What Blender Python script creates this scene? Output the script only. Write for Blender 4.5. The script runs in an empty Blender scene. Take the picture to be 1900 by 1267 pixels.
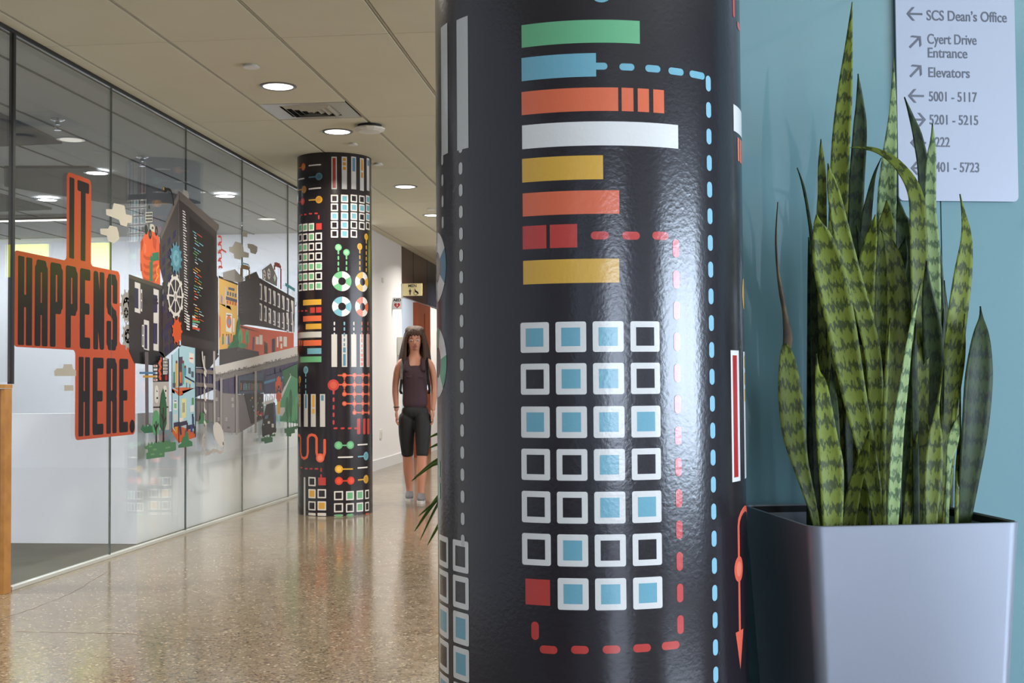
import bpy, bmesh, math, random
from mathutils import Vector, Matrix
random.seed(7)
PI = math.pi
C = bpy.context.scene.collection
sc = bpy.context.scene

# ------------------------------------------------------------------ camera
FPX, YAW, PITCH, ROLL = 2299.0, math.radians(6.1615), math.radians(1.9044), math.radians(-0.4214)
EYE = Vector((0, 0, 1.044))
_F = Vector((-math.sin(YAW)*math.cos(PITCH), math.cos(YAW)*math.cos(PITCH), math.sin(PITCH)))
_R0 = Vector((math.cos(YAW), math.sin(YAW), 0)); _U0 = _R0.cross(_F)
_R = math.cos(ROLL)*_R0 + math.sin(ROLL)*_U0
_U = -math.sin(ROLL)*_R0 + math.cos(ROLL)*_U0
cam_d = bpy.data.cameras.new('camera'); cam = bpy.data.objects.new('camera', cam_d); C.objects.link(cam)
m3 = Matrix((_R, _U, -_F)).transposed()
cam.matrix_world = Matrix.Translation(EYE) @ m3.to_4x4()
cam_d.sensor_width = 36; cam_d.lens = 36*FPX/1900; cam_d.clip_start = 0.05; cam_d.clip_end = 200
sc.camera = cam

# ------------------------------------------------------------------ world, daylight, exposure
w = bpy.data.worlds.new('world'); sc.world = w; w.use_nodes = True
w.node_tree.nodes['Background'].inputs[0].default_value = (0.62, 0.76, 1.0, 1)
w.node_tree.nodes['Background'].inputs[1].default_value = 1.6
sc.view_settings.view_transform = 'Standard'; sc.view_settings.look = 'None'
sc.view_settings.exposure = 0.0; sc.view_settings.gamma = 1.0; sc.view_settings.use_curve_mapping = False

def area(name, loc, target, sx, sy, power, col, spread=180):
    l = bpy.data.lights.new(name, 'AREA'); l.shape = 'RECTANGLE'; l.size = sx; l.size_y = sy
    l.energy = power; l.color = col; l.spread = math.radians(spread)
    o = bpy.data.objects.new(name, l); C.objects.link(o); o.location = loc
    o.rotation_euler = (Vector(target)-Vector(loc)).to_track_quat('-Z', 'Y').to_euler()
    return o
CEIL = 2.892
# daylight through the windows of the side wall and of the wall behind the camera
area('daylight_side', (4.35, 0.75, 1.2), (0, 0.75, 1.2), 2.6, 1.25, 330, (0.68, 0.80, 1.0))
area('daylight_back', (2.6, -4.35, 1.15), (2.6, 0, 1.15), 1.9, 1.7, 150, (0.72, 0.80, 1.0))
area('daylight_lobby', (4.35, 9.0, 1.5), (0, 9.0, 1.5), 6.0, 2.2, 300, (0.86, 0.90, 1.0))
def spot_down(x, y, power, col=(1.0, 0.95, 0.86), z=CEIL-0.03, r=0.09):
    l = bpy.data.lights.new('downlight_lamp', 'AREA'); l.shape = 'DISK'; l.size = 2*r; l.energy = power; l.color = col
    l.spread = math.radians(150)
    o = bpy.data.objects.new('downlight_lamp', l); C.objects.link(o); o.location = (x, y, z)
    return o

# ------------------------------------------------------------------ pixel rays (photo frame 1900 x 1267)
def ray(px, py): return (_F + _R*((px-950)/FPX) + _U*((633.5-py)/FPX))
def hit_plane(px, py, p0, n):
    d = ray(px, py); t = (Vector(p0)-EYE).dot(n)/d.dot(n); return EYE + d*t
def hit_z(px, py, z): return hit_plane(px, py, (0, 0, z), Vector((0, 0, 1)))
def hit_x(px, py, x): return hit_plane(px, py, (x, 0, 0), Vector((1, 0, 0)))
def hit_y(px, py, y): return hit_plane(px, py, (0, y, 0), Vector((0, 1, 0)))
def at_depth(px, py, d): return EYE + ray(px, py)*d

# ------------------------------------------------------------------ materials
def lin(c):
    return tuple((v/255/12.92) if v/255 <= 0.04045 else ((v/255+0.055)/1.055)**2.4 for v in c) + (1,)
def mat(name, rgb, rough=0.5, metal=0.0, spec=0.5, coat=0.0, emit=None, estr=0.0, bump=None, var=None):
    m = bpy.data.materials.new(name); m.use_nodes = True; nt = m.node_tree
    b = nt.nodes['Principled BSDF']
    b.inputs['Base Color'].default_value = lin(rgb); b.inputs['Roughness'].default_value = rough
    b.inputs['Metallic'].default_value = metal; b.inputs['Specular IOR Level'].default_value = spec
    b.inputs['Coat Weight'].default_value = coat
    if emit: b.inputs['Emission Color'].default_value = lin(emit); b.inputs['Emission Strength'].default_value = estr
    tc = nt.nodes.new('ShaderNodeTexCoord')
    if var:    # (scale, other colour, amount)
        n = nt.nodes.new('ShaderNodeTexNoise'); n.inputs['Scale'].default_value = var[0]; n.inputs['Detail'].default_value = 6
        nt.links.new(tc.outputs['Object'], n.inputs['Vector'])
        mx = nt.nodes.new('ShaderNodeMix'); mx.data_type = 'RGBA'
        mx.inputs[6].default_value = lin(rgb); mx.inputs[7].default_value = lin(var[1])
        mr = nt.nodes.new('ShaderNodeMapRange'); mr.inputs['From Min'].default_value = 0.4; mr.inputs['From Max'].default_value = 0.65
        mr.inputs['To Max'].default_value = var[2]
        nt.links.new(n.outputs['Fac'], mr.inputs['Value']); nt.links.new(mr.outputs[0], mx.inputs[0])
        nt.links.new(mx.outputs[2], b.inputs['Base Color'])
    if bump:   # (scale, strength, distance)
        n2 = nt.nodes.new('ShaderNodeTexNoise'); n2.inputs['Scale'].default_value = bump[0]; n2.inputs['Detail'].default_value = 3
        nt.links.new(tc.outputs['Object'], n2.inputs['Vector'])
        bp = nt.nodes.new('ShaderNodeBump'); bp.inputs['Strength'].default_value = bump[1]; bp.inputs['Distance'].default_value = bump[2]
        nt.links.new(n2.outputs['Fac'], bp.inputs['Height']); nt.links.new(bp.outputs[0], b.inputs['Normal'])
    return m
M = {}
M['wall'] = mat('wall_paint', (226, 225, 228), 0.55, bump=(180, 0.08, 0.002))
M['wall_office'] = mat('office_wall_paint', (236, 237, 243), 0.6)
M['tile'] = mat('ceiling_tile_face', (206, 201, 178), 0.9, bump=(260, 0.25, 0.002), var=(1.3, (198, 192, 168), 0.6))
M['tile_office'] = mat('office_ceiling_face', (168, 169, 168), 0.9)
M['soffit_dark'] = mat('dark_ceiling_recess', (92, 93, 96), 0.9)
M['tbar'] = mat('ceiling_grid_bar', (172, 165, 148), 0.5)
M['dark_gap'] = mat('ceiling_void', (46, 43, 38), 0.9)
M['white_trim'] = mat('white_trim', (222, 224, 228), 0.35)
M['chan'] = mat('glass_channel', (205, 208, 204), 0.3, metal=0.4)
M['black'] = mat('black_seal', (18, 18, 20), 0.5)
M['joint'] = mat('glass_edge_joint', (70, 82, 78), 0.15, spec=0.8)
M['chrome'] = mat('chrome', (210, 212, 215), 0.15, metal=1.0)
M['alu'] = mat('vent_metal', (178, 176, 166), 0.38, metal=0.55)
M['alu_pot'] = mat('brushed_planter_metal', (158, 161, 172), 0.42, metal=0.62, bump=(300, 0.04, 0.001))
M['pot_inside'] = mat('planter_inside', (20, 20, 22), 0.6)
M['soil'] = mat('potting_soil', (40, 30, 24), 0.95, bump=(90, 0.9, 0.01))
M['lens'] = mat('downlight_lens', (255, 250, 240), 0.4, emit=(255, 250, 240), estr=2.2)
M['lens_cool'] = mat('office_downlight_lens', (240, 246, 255), 0.4, emit=(240, 246, 255), estr=14)
M['lime'] = mat('backlit_lime_panel', (200, 205, 60), 0.5, emit=(214, 220, 66), estr=4.5)
M['ring'] = mat('downlight_ring', (120, 120, 125), 0.3, metal=0.6)
M['plastic'] = mat('white_plastic', (212, 210, 202), 0.4)
M['teal'] = mat('teal_glass', (114, 146, 150), 0.04, spec=0.75, coat=0.0)
M['wood'] = mat('oak_veneer', (176, 124, 62), 0.45, var=(14, (150, 100, 46), 0.7))
M['wood_edge'] = mat('oak_edge', (132, 92, 48), 0.5)
M['clad'] = mat('dark_wood_cladding', (74, 54, 50), 0.3, var=(6, (60, 44, 42), 0.7))
M['clad_blue'] = mat('dark_slate_cladding', (52, 54, 68), 0.3)
M['door_brown'] = mat('brown_door_frame', (128, 62, 36), 0.4)
M['door_dark'] = mat('dark_door_leaf', (54, 30, 26), 0.4)
M['door_pale'] = mat('blue_lit_door', (176, 192, 214), 0.4)  # blue light at the doorway is put into this colour
M['sign'] = mat('sign_panel', (172, 175, 188), 0.35)
M['sign_text'] = mat('sign_lettering', (92, 94, 104), 0.5)
M['beige_sign'] = mat('beige_sign', (196, 184, 140), 0.5)
M['ink'] = mat('black_ink', (30, 28, 28), 0.5)
M['redink'] = mat('red_ink', (196, 40, 44), 0.5)
M['carpet'] = mat('office_carpet', (74, 74, 68), 0.95, bump=(300, 0.5, 0.003), var=(40, (60, 60, 55), 0.6))
M['crack'] = mat('floor_crack', (84, 68, 52), 0.8)
M['skin'] = mat('skin', (186, 128, 104), 0.5)
M['lips'] = mat('lips', (150, 76, 72), 0.45)
M['eye_white'] = mat('eye_white', (220, 215, 210), 0.3)
M['iris'] = mat('iris', (48, 34, 28), 0.3)
M['hair'] = mat('brown_hair', (64, 42, 30), 0.75, bump=(60, 0.8, 0.01))
M['tank'] = mat('plum_knit', (58, 36, 46), 0.75)
M['shorts'] = mat('black_stretch_cloth', (20, 20, 24), 0.7)
M['strap'] = mat('strap_cloth', (26, 26, 30), 0.7)
M['shoe'] = mat('grey_shoe_mesh', (106, 104, 108), 0.7)
M['sole'] = mat('shoe_sole', (196, 192, 190), 0.6)
M['palm'] = mat('palm_leaf', (62, 92, 34), 0.4, var=(20, (92, 120, 46), 0.7))
M['pot_dark'] = mat('dark_pot', (50, 48, 50), 0.4)

def glass_mat(name, tint, boost=1.0, gloss=(1, 1, 1, 1)):
    m = bpy.data.materials.new(name); m.use_nodes = True; nt = m.node_tree; nt.nodes.clear()
    out = nt.nodes.new('ShaderNodeOutputMaterial'); mix = nt.nodes.new('ShaderNodeMixShader')
    tr = nt.nodes.new('ShaderNodeBsdfTransparent'); tr.inputs[0].default_value = tint
    gl = nt.nodes.new('ShaderNodeBsdfGlossy'); gl.inputs['Roughness'].default_value = 0.0; gl.inputs[0].default_value = gloss
    fr = nt.nodes.new('ShaderNodeFresnel'); fr.inputs[0].default_value = 1.5
    geo = nt.nodes.new('ShaderNodeNewGeometry'); mr = nt.nodes.new('ShaderNodeMapRange'); mr.inputs['To Min'].default_value = 1.5; mr.inputs['To Max'].default_value = 1/1.5
    nt.links.new(geo.outputs['Backfacing'], mr.inputs['Value']); nt.links.new(mr.outputs[0], fr.inputs[0])
    mul = nt.nodes.new('ShaderNodeMath'); mul.operation = 'MULTIPLY'; mul.inputs[1].default_value = boost; mul.use_clamp = True
    nt.links.new(fr.outputs[0], mul.inputs[0]); nt.links.new(mul.outputs[0], mix.inputs[0])
    nt.links.new(tr.outputs[0], mix.inputs[1]); nt.links.new(gl.outputs[0], mix.inputs[2]); nt.links.new(mix.outputs[0], out.inputs[0])
    return m
M['glass'] = glass_mat('clear_glass', (0.965, 0.98, 0.97, 1), 1.0)

def attr_print(name, rough, spec, coat=0.0, bump=None):
    m = mat(name, (128, 128, 128), rough, spec=spec, coat=coat, bump=bump); nt = m.node_tree
    a = nt.nodes.new('ShaderNodeAttribute'); a.attribute_name = 'Col'
    nt.links.new(a.outputs['Color'], nt.nodes['Principled BSDF'].inputs['Base Color'])
    return m
WB = (120, 0.35, 0.0010)
M['wrap'] = mat('column_wrap_vinyl', (34, 28, 33), 0.2, spec=0.55, bump=WB)
M['print'] = attr_print('column_wrap_print', 0.2, 0.55, bump=WB)
M['film'] = attr_print('window_film_print', 0.25, 0.2)

def terrazzo():
    m = bpy.data.materials.new('polished_terrazzo'); m.use_nodes = True; nt = m.node_tree; b = nt.nodes['Principled BSDF']
    tc = nt.nodes.new('ShaderNodeTexCoord')
    v = nt.nodes.new('ShaderNodeTexVoronoi'); v.inputs['Scale'].default_value = 92; v.inputs['Randomness'].default_value = 1
    nt.links.new(tc.outputs['Object'], v.inputs['Vector'])
    r = nt.nodes.new('ShaderNodeValToRGB'); e = r.color_ramp.elements; r.color_ramp.interpolation = 'CONSTANT'
    e[0].position = 0; e[0].color = lin((46, 38, 31)); e[1].position = 0.16; e[1].color = lin((142, 128, 106))
    for p, c in ((0.30, (112, 96, 76)), (0.48, (140, 125, 103)), (0.66, (88, 74, 58)), (0.80, (150, 134, 110)), (0.93, (188, 174, 152))):
        k = e.new(p); k.color = lin(c)
    sep = nt.nodes.new('ShaderNodeSeparateColor'); nt.links.new(v.outputs['Color'], sep.inputs[0]); nt.links.new(sep.outputs[0], r.inputs[0])
    # small chips only near each cell centre, cement matrix between
    n = nt.nodes.new('ShaderNodeTexNoise'); n.inputs['Scale'].default_value = 1.1; n.inputs['Detail'].default_value = 5
    nt.links.new(tc.outputs['Object'], n.inputs['Vector'])
    mx = nt.nodes.new('ShaderNodeMix'); mx.data_type = 'RGBA'; mx.inputs[7].default_value = lin((134, 119, 97))
    mr = nt.nodes.new('ShaderNodeMapRange'); mr.inputs['From Min'].default_value = 0.42; mr.inputs['From Max'].default_value = 0.6
    nt.links.new(v.outputs['Distance'], mr.inputs['Value']); nt.links.new(mr.outputs[0], mx.inputs[0]); nt.links.new(r.outputs[0], mx.inputs[6])
    m2 = nt.nodes.new('ShaderNodeMix'); m2.data_type = 'RGBA'; m2.blend_type = 'MULTIPLY'; m2.inputs[0].default_value = 0.35
    nt.links.new(mx.outputs[2], m2.inputs[6]); nt.links.new(n.outputs['Fac'], m2.inputs[7])
    nt.links.new(m2.outputs[2], b.inputs['Base Color'])
    b.inputs['Roughness'].default_value = 0.14; b.inputs['Specular IOR Level'].default_value = 0.6
    n3 = nt.nodes.new('ShaderNodeTexNoise'); n3.inputs['Scale'].default_value = 9; n3.inputs['Detail'].default_value = 4
    nt.links.new(tc.outputs['Object'], n3.inputs['Vector'])
    mr3 = nt.nodes.new('ShaderNodeMapRange'); mr3.inputs['To Min'].default_value = 0.07; mr3.inputs['To Max'].default_value = 0.22
    nt.links.new(n3.outputs['Fac'], mr3.inputs['Value']); nt.links.new(mr3.outputs[0], b.inputs['Roughness'])
    bp = nt.nodes.new('ShaderNodeBump'); bp.inputs['Strength'].default_value = 0.05; bp.inputs['Distance'].default_value = 0.002
    nt.links.new(v.outputs['Distance'], bp.inputs['Height']); nt.links.new(bp.outputs[0], b.inputs['Normal'])
    return m
M['floor'] = terrazzo()

def leaf_mat(name, pale, dark, scale):
    m = bpy.data.materials.new(name); m.use_nodes = True; nt = m.node_tree; b = nt.nodes['Principled BSDF']
    uv = nt.nodes.new('ShaderNodeUVMap'); oi = nt.nodes.new('ShaderNodeObjectInfo')
    sep = nt.nodes.new('ShaderNodeSeparateXYZ'); nt.links.new(uv.outputs[0], sep.inputs[0])
    def math_(op, a, b_=None, c=None):
        n = nt.nodes.new('ShaderNodeMath'); n.operation = op
        for i, q in enumerate((a, b_, c)):
            if q is None: continue
            if isinstance(q, (int, float)): n.inputs[i].default_value = q
            else: nt.links.new(q, n.inputs[i])
        return n.outputs[0]
    nz = nt.nodes.new('ShaderNodeTexNoise'); nz.inputs['Scale'].default_value = 1.0; nz.inputs['Detail'].default_value = 5; nz.inputs['Roughness'].default_value = 0.65
    comb = nt.nodes.new('ShaderNodeCombineXYZ')
    nt.links.new(math_('MULTIPLY', sep.outputs[0], 170.0), comb.inputs[0])
    nt.links.new(math_('MULTIPLY', sep.outputs[1], 42.0), comb.inputs[1])
    nt.links.new(math_('MULTIPLY', oi.outputs['Random'], 50.0), comb.inputs[2])
    nt.links.new(comb.outputs[0], nz.inputs['Vector'])
    # irregular zigzag bands across the leaf
    ph = math_('ADD', math_('MULTIPLY', sep.outputs[1], scale), math_('MULTIPLY', nz.outputs['Fac'], 13.0))
    s = math_('SINE', ph)
    mr = nt.nodes.new('ShaderNodeMapRange'); mr.inputs['From Min'].default_value = -0.05; mr.inputs['From Max'].default_value = 0.75
    nt.links.new(s, mr.inputs['Value'])
    mx = nt.nodes.new('ShaderNodeMix'); mx.data_type = 'RGBA'; mx.inputs[6].default_value = lin(pale); mx.inputs[7].default_value = lin(dark)
    nt.links.new(math_('MULTIPLY', mr.outputs[0], 0.8), mx.inputs[0])
    hv = nt.nodes.new('ShaderNodeHueSaturation'); nt.links.new(mx.outputs[2], hv.inputs['Color'])
    nt.links.new(math_('ADD', math_('MULTIPLY', oi.outputs['Random'], 0.35), 0.8), hv.inputs['Value'])
    nt.links.new(hv.outputs[0], b.inputs['Base Color'])
    b.inputs['Roughness'].default_value = 0.5; b.inputs['Specular IOR Level'].default_value = 0.2
    bp = nt.nodes.new('ShaderNodeBump'); bp.inputs['Strength'].default_value = 0.15; bp.inputs['Distance'].default_value = 0.002
    nt.links.new(nz.outputs['Fac'], bp.inputs['Height']); nt.links.new(bp.outputs[0], b.inputs['Normal'])
    return m
M['leaf'] = leaf_mat('snake_leaf', (102, 112, 38), (28, 38, 20), 150)
M['leaf_dark'] = leaf_mat('snake_leaf_deep_green', (46, 60, 28), (16, 26, 16), 140)
M['leaf_pale'] = leaf_mat('snake_leaf_pale_and_lit', (128, 146, 92), (44, 66, 42), 180)  # pale leaves, and one whose light is put into the colour
M['leaf_dry'] = mat('dried_leaf', (62, 50, 38), 0.7, var=(30, (96, 78, 50), 0.8))

# ------------------------------------------------------------------ mesh helpers
def obj(name, bm, m=None, parent=None, smooth=False):
    me = bpy.data.meshes.new(name)
    if smooth:
        for f in bm.faces: f.smooth = True
    bm.to_mesh(me); bm.free()
    if m is not None: me.materials.append(m if not isinstance(m, str) else M[m])
    o = bpy.data.objects.new(name, me); C.objects.link(o)
    if parent: o.parent = parent
    return o
def local(o, parent):      # keep a part built in world coordinates in place under a moved parent
    o.parent = parent; o.matrix_parent_inverse = Matrix.Identity(4)
    o.data.transform(parent.matrix_basis.inverted())
    return o
def thing(name, label, cat, loc=(0, 0, 0), rz=0, group=None):
    o = bpy.data.objects.new(name, None); o.empty_display_size = 0.1; C.objects.link(o)
    o.location = loc; o.rotation_euler = (0, 0, rz)
    o['label'] = label; o['category'] = cat
    if group: o['group'] = group
    bpy.context.view_layer.update()
    return o
def tag(o, label, cat, group=None, kind=None):
    o['label'] = label; o['category'] = cat
    if group: o['group'] = group
    if kind: o['kind'] = kind
    return o
def box(bm, x0, x1, y0, y1, z0, z1, mtx=None, bev=0):
    r = bmesh.ops.create_cube(bm, size=1.0)
    vs = r['verts']
    for v in vs:
        v.co = Vector(((x0+x1)/2+v.co.x*(x1-x0), (y0+y1)/2+v.co.y*(y1-y0), (z0+z1)/2+v.co.z*(z1-z0)))
        if mtx: v.co = mtx @ v.co
    if bev:
        es = list({e for v in vs for e in v.link_edges})
        bmesh.ops.bevel(bm, geom=es, offset=bev, segments=2, affect='EDGES', profile=0.6)
def B(*a, **k):
    bm = bmesh.new(); box(bm, *a, **k); return bm
def lathe(bm, prof, c=(0, 0, 0), seg=32, cap=True):
    rings = []
    for r, z in prof:
        rings.append([bm.verts.new((c[0]+r*math.cos(2*PI*i/seg), c[1]+r*math.sin(2*PI*i/seg), c[2]+z)) for i in range(seg)])
    for a, b in zip(rings, rings[1:]):
        for i in range(seg): bm.faces.new((a[i], a[(i+1) % seg], b[(i+1) % seg], b[i]))
    if cap:
        bm.faces.new(rings[0][::-1]); bm.faces.new(rings[-1])
def tube(bm, pts, rads, seg=8):
    pts = [Vector(p) for p in pts]; prev = None; rings = []
    for i, p in enumerate(pts):
        d = (pts[min(i+1, len(pts)-1)]-pts[max(i-1, 0)]).normalized()
        up = Vector((0, 0, 1)) if abs(d.z) < 0.95 else Vector((1, 0, 0))
        a = d.cross(up).normalized(); b = d.cross(a)
        r = rads[i] if isinstance(rads, (list, tuple)) else rads
        rings.append([bm.verts.new(p+(a*math.cos(2*PI*k/seg)+b*math.sin(2*PI*k/seg))*r) for k in range(seg)])
    for a, b in zip(rings, rings[1:]):
        for i in range(seg): bm.faces.new((a[i], a[(i+1) % seg], b[(i+1) % seg], b[i]))
    bm.faces.new(rings[0][::-1]); bm.faces.new(rings[-1])
def prism(bm, poly, f, thick):    # poly of 2-D points, f(u,v,w)->world
    a = [bm.verts.new(f(u, v, 0)) for u, v in poly]; b = [bm.verts.new(f(u, v, thick)) for u, v in poly]
    bm.faces.new(a); bm.faces.new(b[::-1]); n = len(poly)
    for i in range(n): bm.faces.new((a[i], b[i], b[(i+1) % n], a[(i+1) % n]))
    bmesh.ops.recalc_face_normals(bm, faces=bm.faces)
def struct(name, bm, m, parent=None, smooth=False):
    o = obj(name, bm, m, parent, smooth)
    if not parent: o['kind'] = 'structure'
    return o
def rounded_rect(x0, x1, y0, y1, r, n=4):
    r = min(r, abs(x1-x0)/2*0.99, abs(y1-y0)/2*0.99); P = []
    for cx, cy, a0 in ((x1-r, y1-r, 0), (x0+r, y1-r, 90), (x0+r, y0+r, 180), (x1-r, y0+r, 270)):
        for i in range(n+1):
            a = math.radians(a0+90*i/n); P.append((cx+r*math.cos(a), cy+r*math.sin(a)))
    return P

# ------------------------------------------------------------------ a flat-print collector (vinyl graphics)
class Print:
    """collects convex coloured polygons in surface coordinates (s,t) and lays them on a surface"""
    def __init__(self, fmap, strip=None, step=0.00012):
        self.f = fmap; self.strip = strip; self.items = []; self.k = 0; self.step = step; self.mute = 1.0; self.gain = 1.0
    def poly(self, pts, col, lift=None):
        self.n = getattr(self, 'n', 0)+1
        self.items.append((pts, col, self.k+(self.n % 16)*6e-6/self.step))
    def layer(self): self.k += 1
    def rect(self, s0, s1, t0, t1, col, r=0.0, dark=None):
        if s1 < s0: s0, s1 = s1, s0
        if t1 < t0: t0, t1 = t1, t0
        self.poly(rounded_rect(s0, s1, t0, t1, r) if r else [(s0, t0), (s1, t0), (s1, t1), (s0, t1)], col)
    def disc(self, s, t, rs, rt, col, n=24): self.poly([(s+rs*math.cos(2*PI*i/n), t+rt*math.sin(2*PI*i/n)) for i in range(n)], col)
    def sector(self, s, t, r0, r1, a0, a1, col, n=5):
        for i in range(n):
            a = a0+(a1-a0)*i/n; b = a0+(a1-a0)*(i+1)/n
            self.poly([(s+r0*math.cos(a), t+r0*math.sin(a)), (s+r1*math.cos(a), t+r1*math.sin(a)), (s+r1*math.cos(b), t+r1*math.sin(b)), (s+r0*math.cos(b), t+r0*math.sin(b))], col)
    def line(self, pts, wd, col, caps=True):
        for (a, b) in zip(pts, pts[1:]):
            d = Vector((b[0]-a[0], b[1]-a[1])); L = d.length
            if L < 1e-6: continue
            d /= L; n = Vector((-d.y, d.x))*wd/2
            self.poly([(a[0]-n.x, a[1]-n.y), (b[0]-n.x, b[1]-n.y), (b[0]+n.x, b[1]+n.y), (a[0]+n.x, a[1]+n.y)], col)
        if caps:
            for p in pts: self.disc(p[0], p[1], wd/2, wd/2, col, 12)
    def build(self, name, m, parent=None):
        bm = bmesh.new(); cl = bm.loops.layers.float_color.new('Col')
        for pts, col, k in self.items:
            parts = [pts]
            if self.strip:
                parts = []; s0 = min(p[0] for p in pts); s1 = max(p[0] for p in pts)
                i0 = math.floor(s0/self.strip); i1 = math.floor(s1/self.strip)
                for i in range(i0, i1+1):
                    q = clip(clip(pts, i*self.strip, 1), (i+1)*self.strip, -1)
                    if len(q) >= 3: parts.append(q)
            c = lin(tuple((v*self.mute+(1-self.mute)*105)*self.gain for v in col))
            for q in parts:
                try: f = bm.faces.new([bm.verts.new(self.f(s, t, k*self.step)) for s, t in q])
                except Exception: continue
                for l in f.loops: l[cl] = c
        bmesh.ops.triangulate(bm, faces=[f for f in bm.faces if len(f.verts) > 4])
        return obj(name, bm, m, parent, smooth=False)
def clip(pts, x, sgn):
    out = []; n = len(pts)
    for i in range(n):
        a, b = pts[i], pts[(i+1) % n]; da = (a[0]-x)*sgn; db = (b[0]-x)*sgn
        if da >= 0: out.append(a)
        if (da > 1e-9 and db < -1e-9) or (da < -1e-9 and db > 1e-9):
            t = da/(da-db); out.append((a[0]+(b[0]-a[0])*t, a[1]+(b[1]-a[1])*t))
    return out

# ================================================================== SETTING
GX = -3.25                                     # plane of the glass wall and the corridor's left wall
XR = 4.2                                       # outer right wall
YB, YE = -4.2, 27.0
WALL_Y0 = hit_x(600, 705, GX).y                # end of the glass, start of the white wall (behind the far column)
WALL_Y1 = hit_x(746, 705, GX).y                # end of the white wall
LOBBY_Y = 15.2
OFF_X, OFF_Y0, OFF_Y1 = -11.0, 3.4, 14.9

fl = struct('floor', B(GX-0.02, XR+0.1, YB-0.1, YE, -0.12, 0.0), 'floor')
struct('floor.001', B(OFF_X, GX-0.02, OFF_Y0, OFF_Y1+0.2, -0.12, 0.0), 'carpet')
def crack(pxs, wd):
    bm = bmesh.new(); P = []
    for a, b in zip(pxs, pxs[1:]):
        for i in range(6): P.append(Vector((a[0]+(b[0]-a[0])*i/6, a[1]+(b[1]-a[1])*i/6+random.uniform(-1.2, 1.2))))
    P.append(Vector(pxs[-1])); W = [hit_z(p.x, p.y, 0.0004) for p in P]
    L, Rr = [], []
    for i, p in enumerate(W):
        d = (W[min(i+1, len(W)-1)]-W[max(i-1, 0)]).normalized(); n = Vector((-d.y, d.x, 0))*wd*random.uniform(0.3, 1)
        L.append(bm.verts.new(p-n)); Rr.append(bm.verts.new(p+n))
    for i in range(len(W)-1): bm.faces.new((L[i], L[i+1], Rr[i+1], Rr[i]))
    obj('crack', bm, 'crack', fl)
crack([(30, 1172), (130, 1174), (250, 1177), (300, 1184), (390, 1189), (480, 1188), (560, 1192)], 0.0035)
crack([(0, 1148), (60, 1130), (130, 1102), (200, 1060)], 0.0028)

# ceiling: backing, grid bars, tiles one by one
ce = struct('ceiling', B(GX-0.1, XR+0.1, YB-0.1, YE, CEIL+0.02, CEIL+0.12), 'dark_gap')
LX = [-3.145 + 0.6075*i for i in range(0, 13)]
LY = [8.39 + 2.005*i for i in range(-6, 10)]
VX0, VX1, VY0, VY1 = LX[1]+0.011, LX[2]-0.011, hit_z(560, 191.5, CEIL).y, hit_z(594, 219.5, CEIL).y
LYv = VY1+0.004
tile_mesh = {}
def tile(x0, x1, y0, y1):
    key = (round(x1-x0, 3), round(y1-y0, 3))
    if key not in tile_mesh:
        bm = B(0, x1-x0, 0, y1-y0, 0, 0.016, bev=0.002); me = bpy.data.meshes.new('ceiling_tile'); bm.to_mesh(me); bm.free()
        me.materials.append(M['tile']); tile_mesh[key] = me
    o = bpy.data.objects.new('ceiling_tile', tile_mesh[key]); C.objects.link(o); o.location = (x0, y0, CEIL); o.parent = ce
for j in range(len(LY)-1):
    y0, y1 = LY[j], LY[j+1]
    tile(GX-0.05, LX[0]-0.011, y0+0.0025, y1-0.0025)
    for i in range(len(LX)-1):
        a, b = LX[i]+0.012, LX[i+1]-0.012
        if i == 1 and y0 < VY0 < y1:
            tile(a, b, y0+0.0015, VY0-0.002); 
            if y1-VY1 > 0.03: tile(a, b, VY1+0.002, y1-0.0015)
        else: tile(a, b, y0+0.0025, y1-0.0025)
for x in LX:
    obj('grid_bar', B(x-0.0065, x+0.0065, YB, YE, CEIL+0.004, CEIL+0.02), 'tbar', ce)

# walls
struct('wall_left', B(GX-0.12, GX, WALL_Y0, WALL_Y1, 0, CEIL+0.1), 'wall')
struct('wall_left.001', B(GX-0.12, GX, YB, 3.6, 0, CEIL+0.1), 'wall')
struct('wall_end', B(GX-0.1, 0.2, YE-0.1, YE, 0, CEIL+0.1), 'wall')
RWX = -0.62
struct('wall_right', B(RWX, RWX+0.12, LOBBY_Y+0.1, YE, 0, CEIL+0.1), 'wall')
struct('wall_lobby', B(RWX, XR, LOBBY_Y, LOBBY_Y+0.1, 0, CEIL+0.1), 'wall')
struct('baseboard_left', B(GX, GX+0.012, WALL_Y0, WALL_Y1, 0, 0.125), 'white_trim')
struct('baseboard_right', B(RWX-0.012, RWX, LOBBY_Y, YE, 0, 0.12), 'white_trim')
struct('baseboard_lobby', B(RWX, XR, LOBBY_Y-0.012, LOBBY_Y, 0, 0.12), 'white_trim')
# dark clad stretch beyond the white wall
hd = hit_x(757, 553, GX).z
YA, YBq, YC, YD = WALL_Y1, hit_x(768, 705, GX).y, hit_x(793, 705, GX).y, YE
w2 = struct('wall_left.002', B(GX-0.12, GX-0.02, YA, YE, 0, CEIL+0.1), 'wall')
obj('upper_panel', B(GX-0.02, GX+0.0, YA+0.01, YBq-0.02, hd, CEIL), 'clad', w2)
obj('upper_panel', B(GX-0.02, GX+0.0, YBq+0.01, YC, hd, CEIL), 'clad', w2)
obj('upper_panel', B(GX-0.02, GX+0.0, YC+0.02, YE-0.1, hd, CEIL), 'clad_blue', w2)
d1 = struct('door_1', B(GX-0.02, GX-0.004, YA+0.03, YBq-0.02, 0, hd-0.02), 'door_pale')
d2 = struct('door_2', B(GX-0.02, GX+0.004, YBq+0.55, YC-0.45, 0, hd-0.16), 'door_dark')
bm = bmesh.new()
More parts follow.
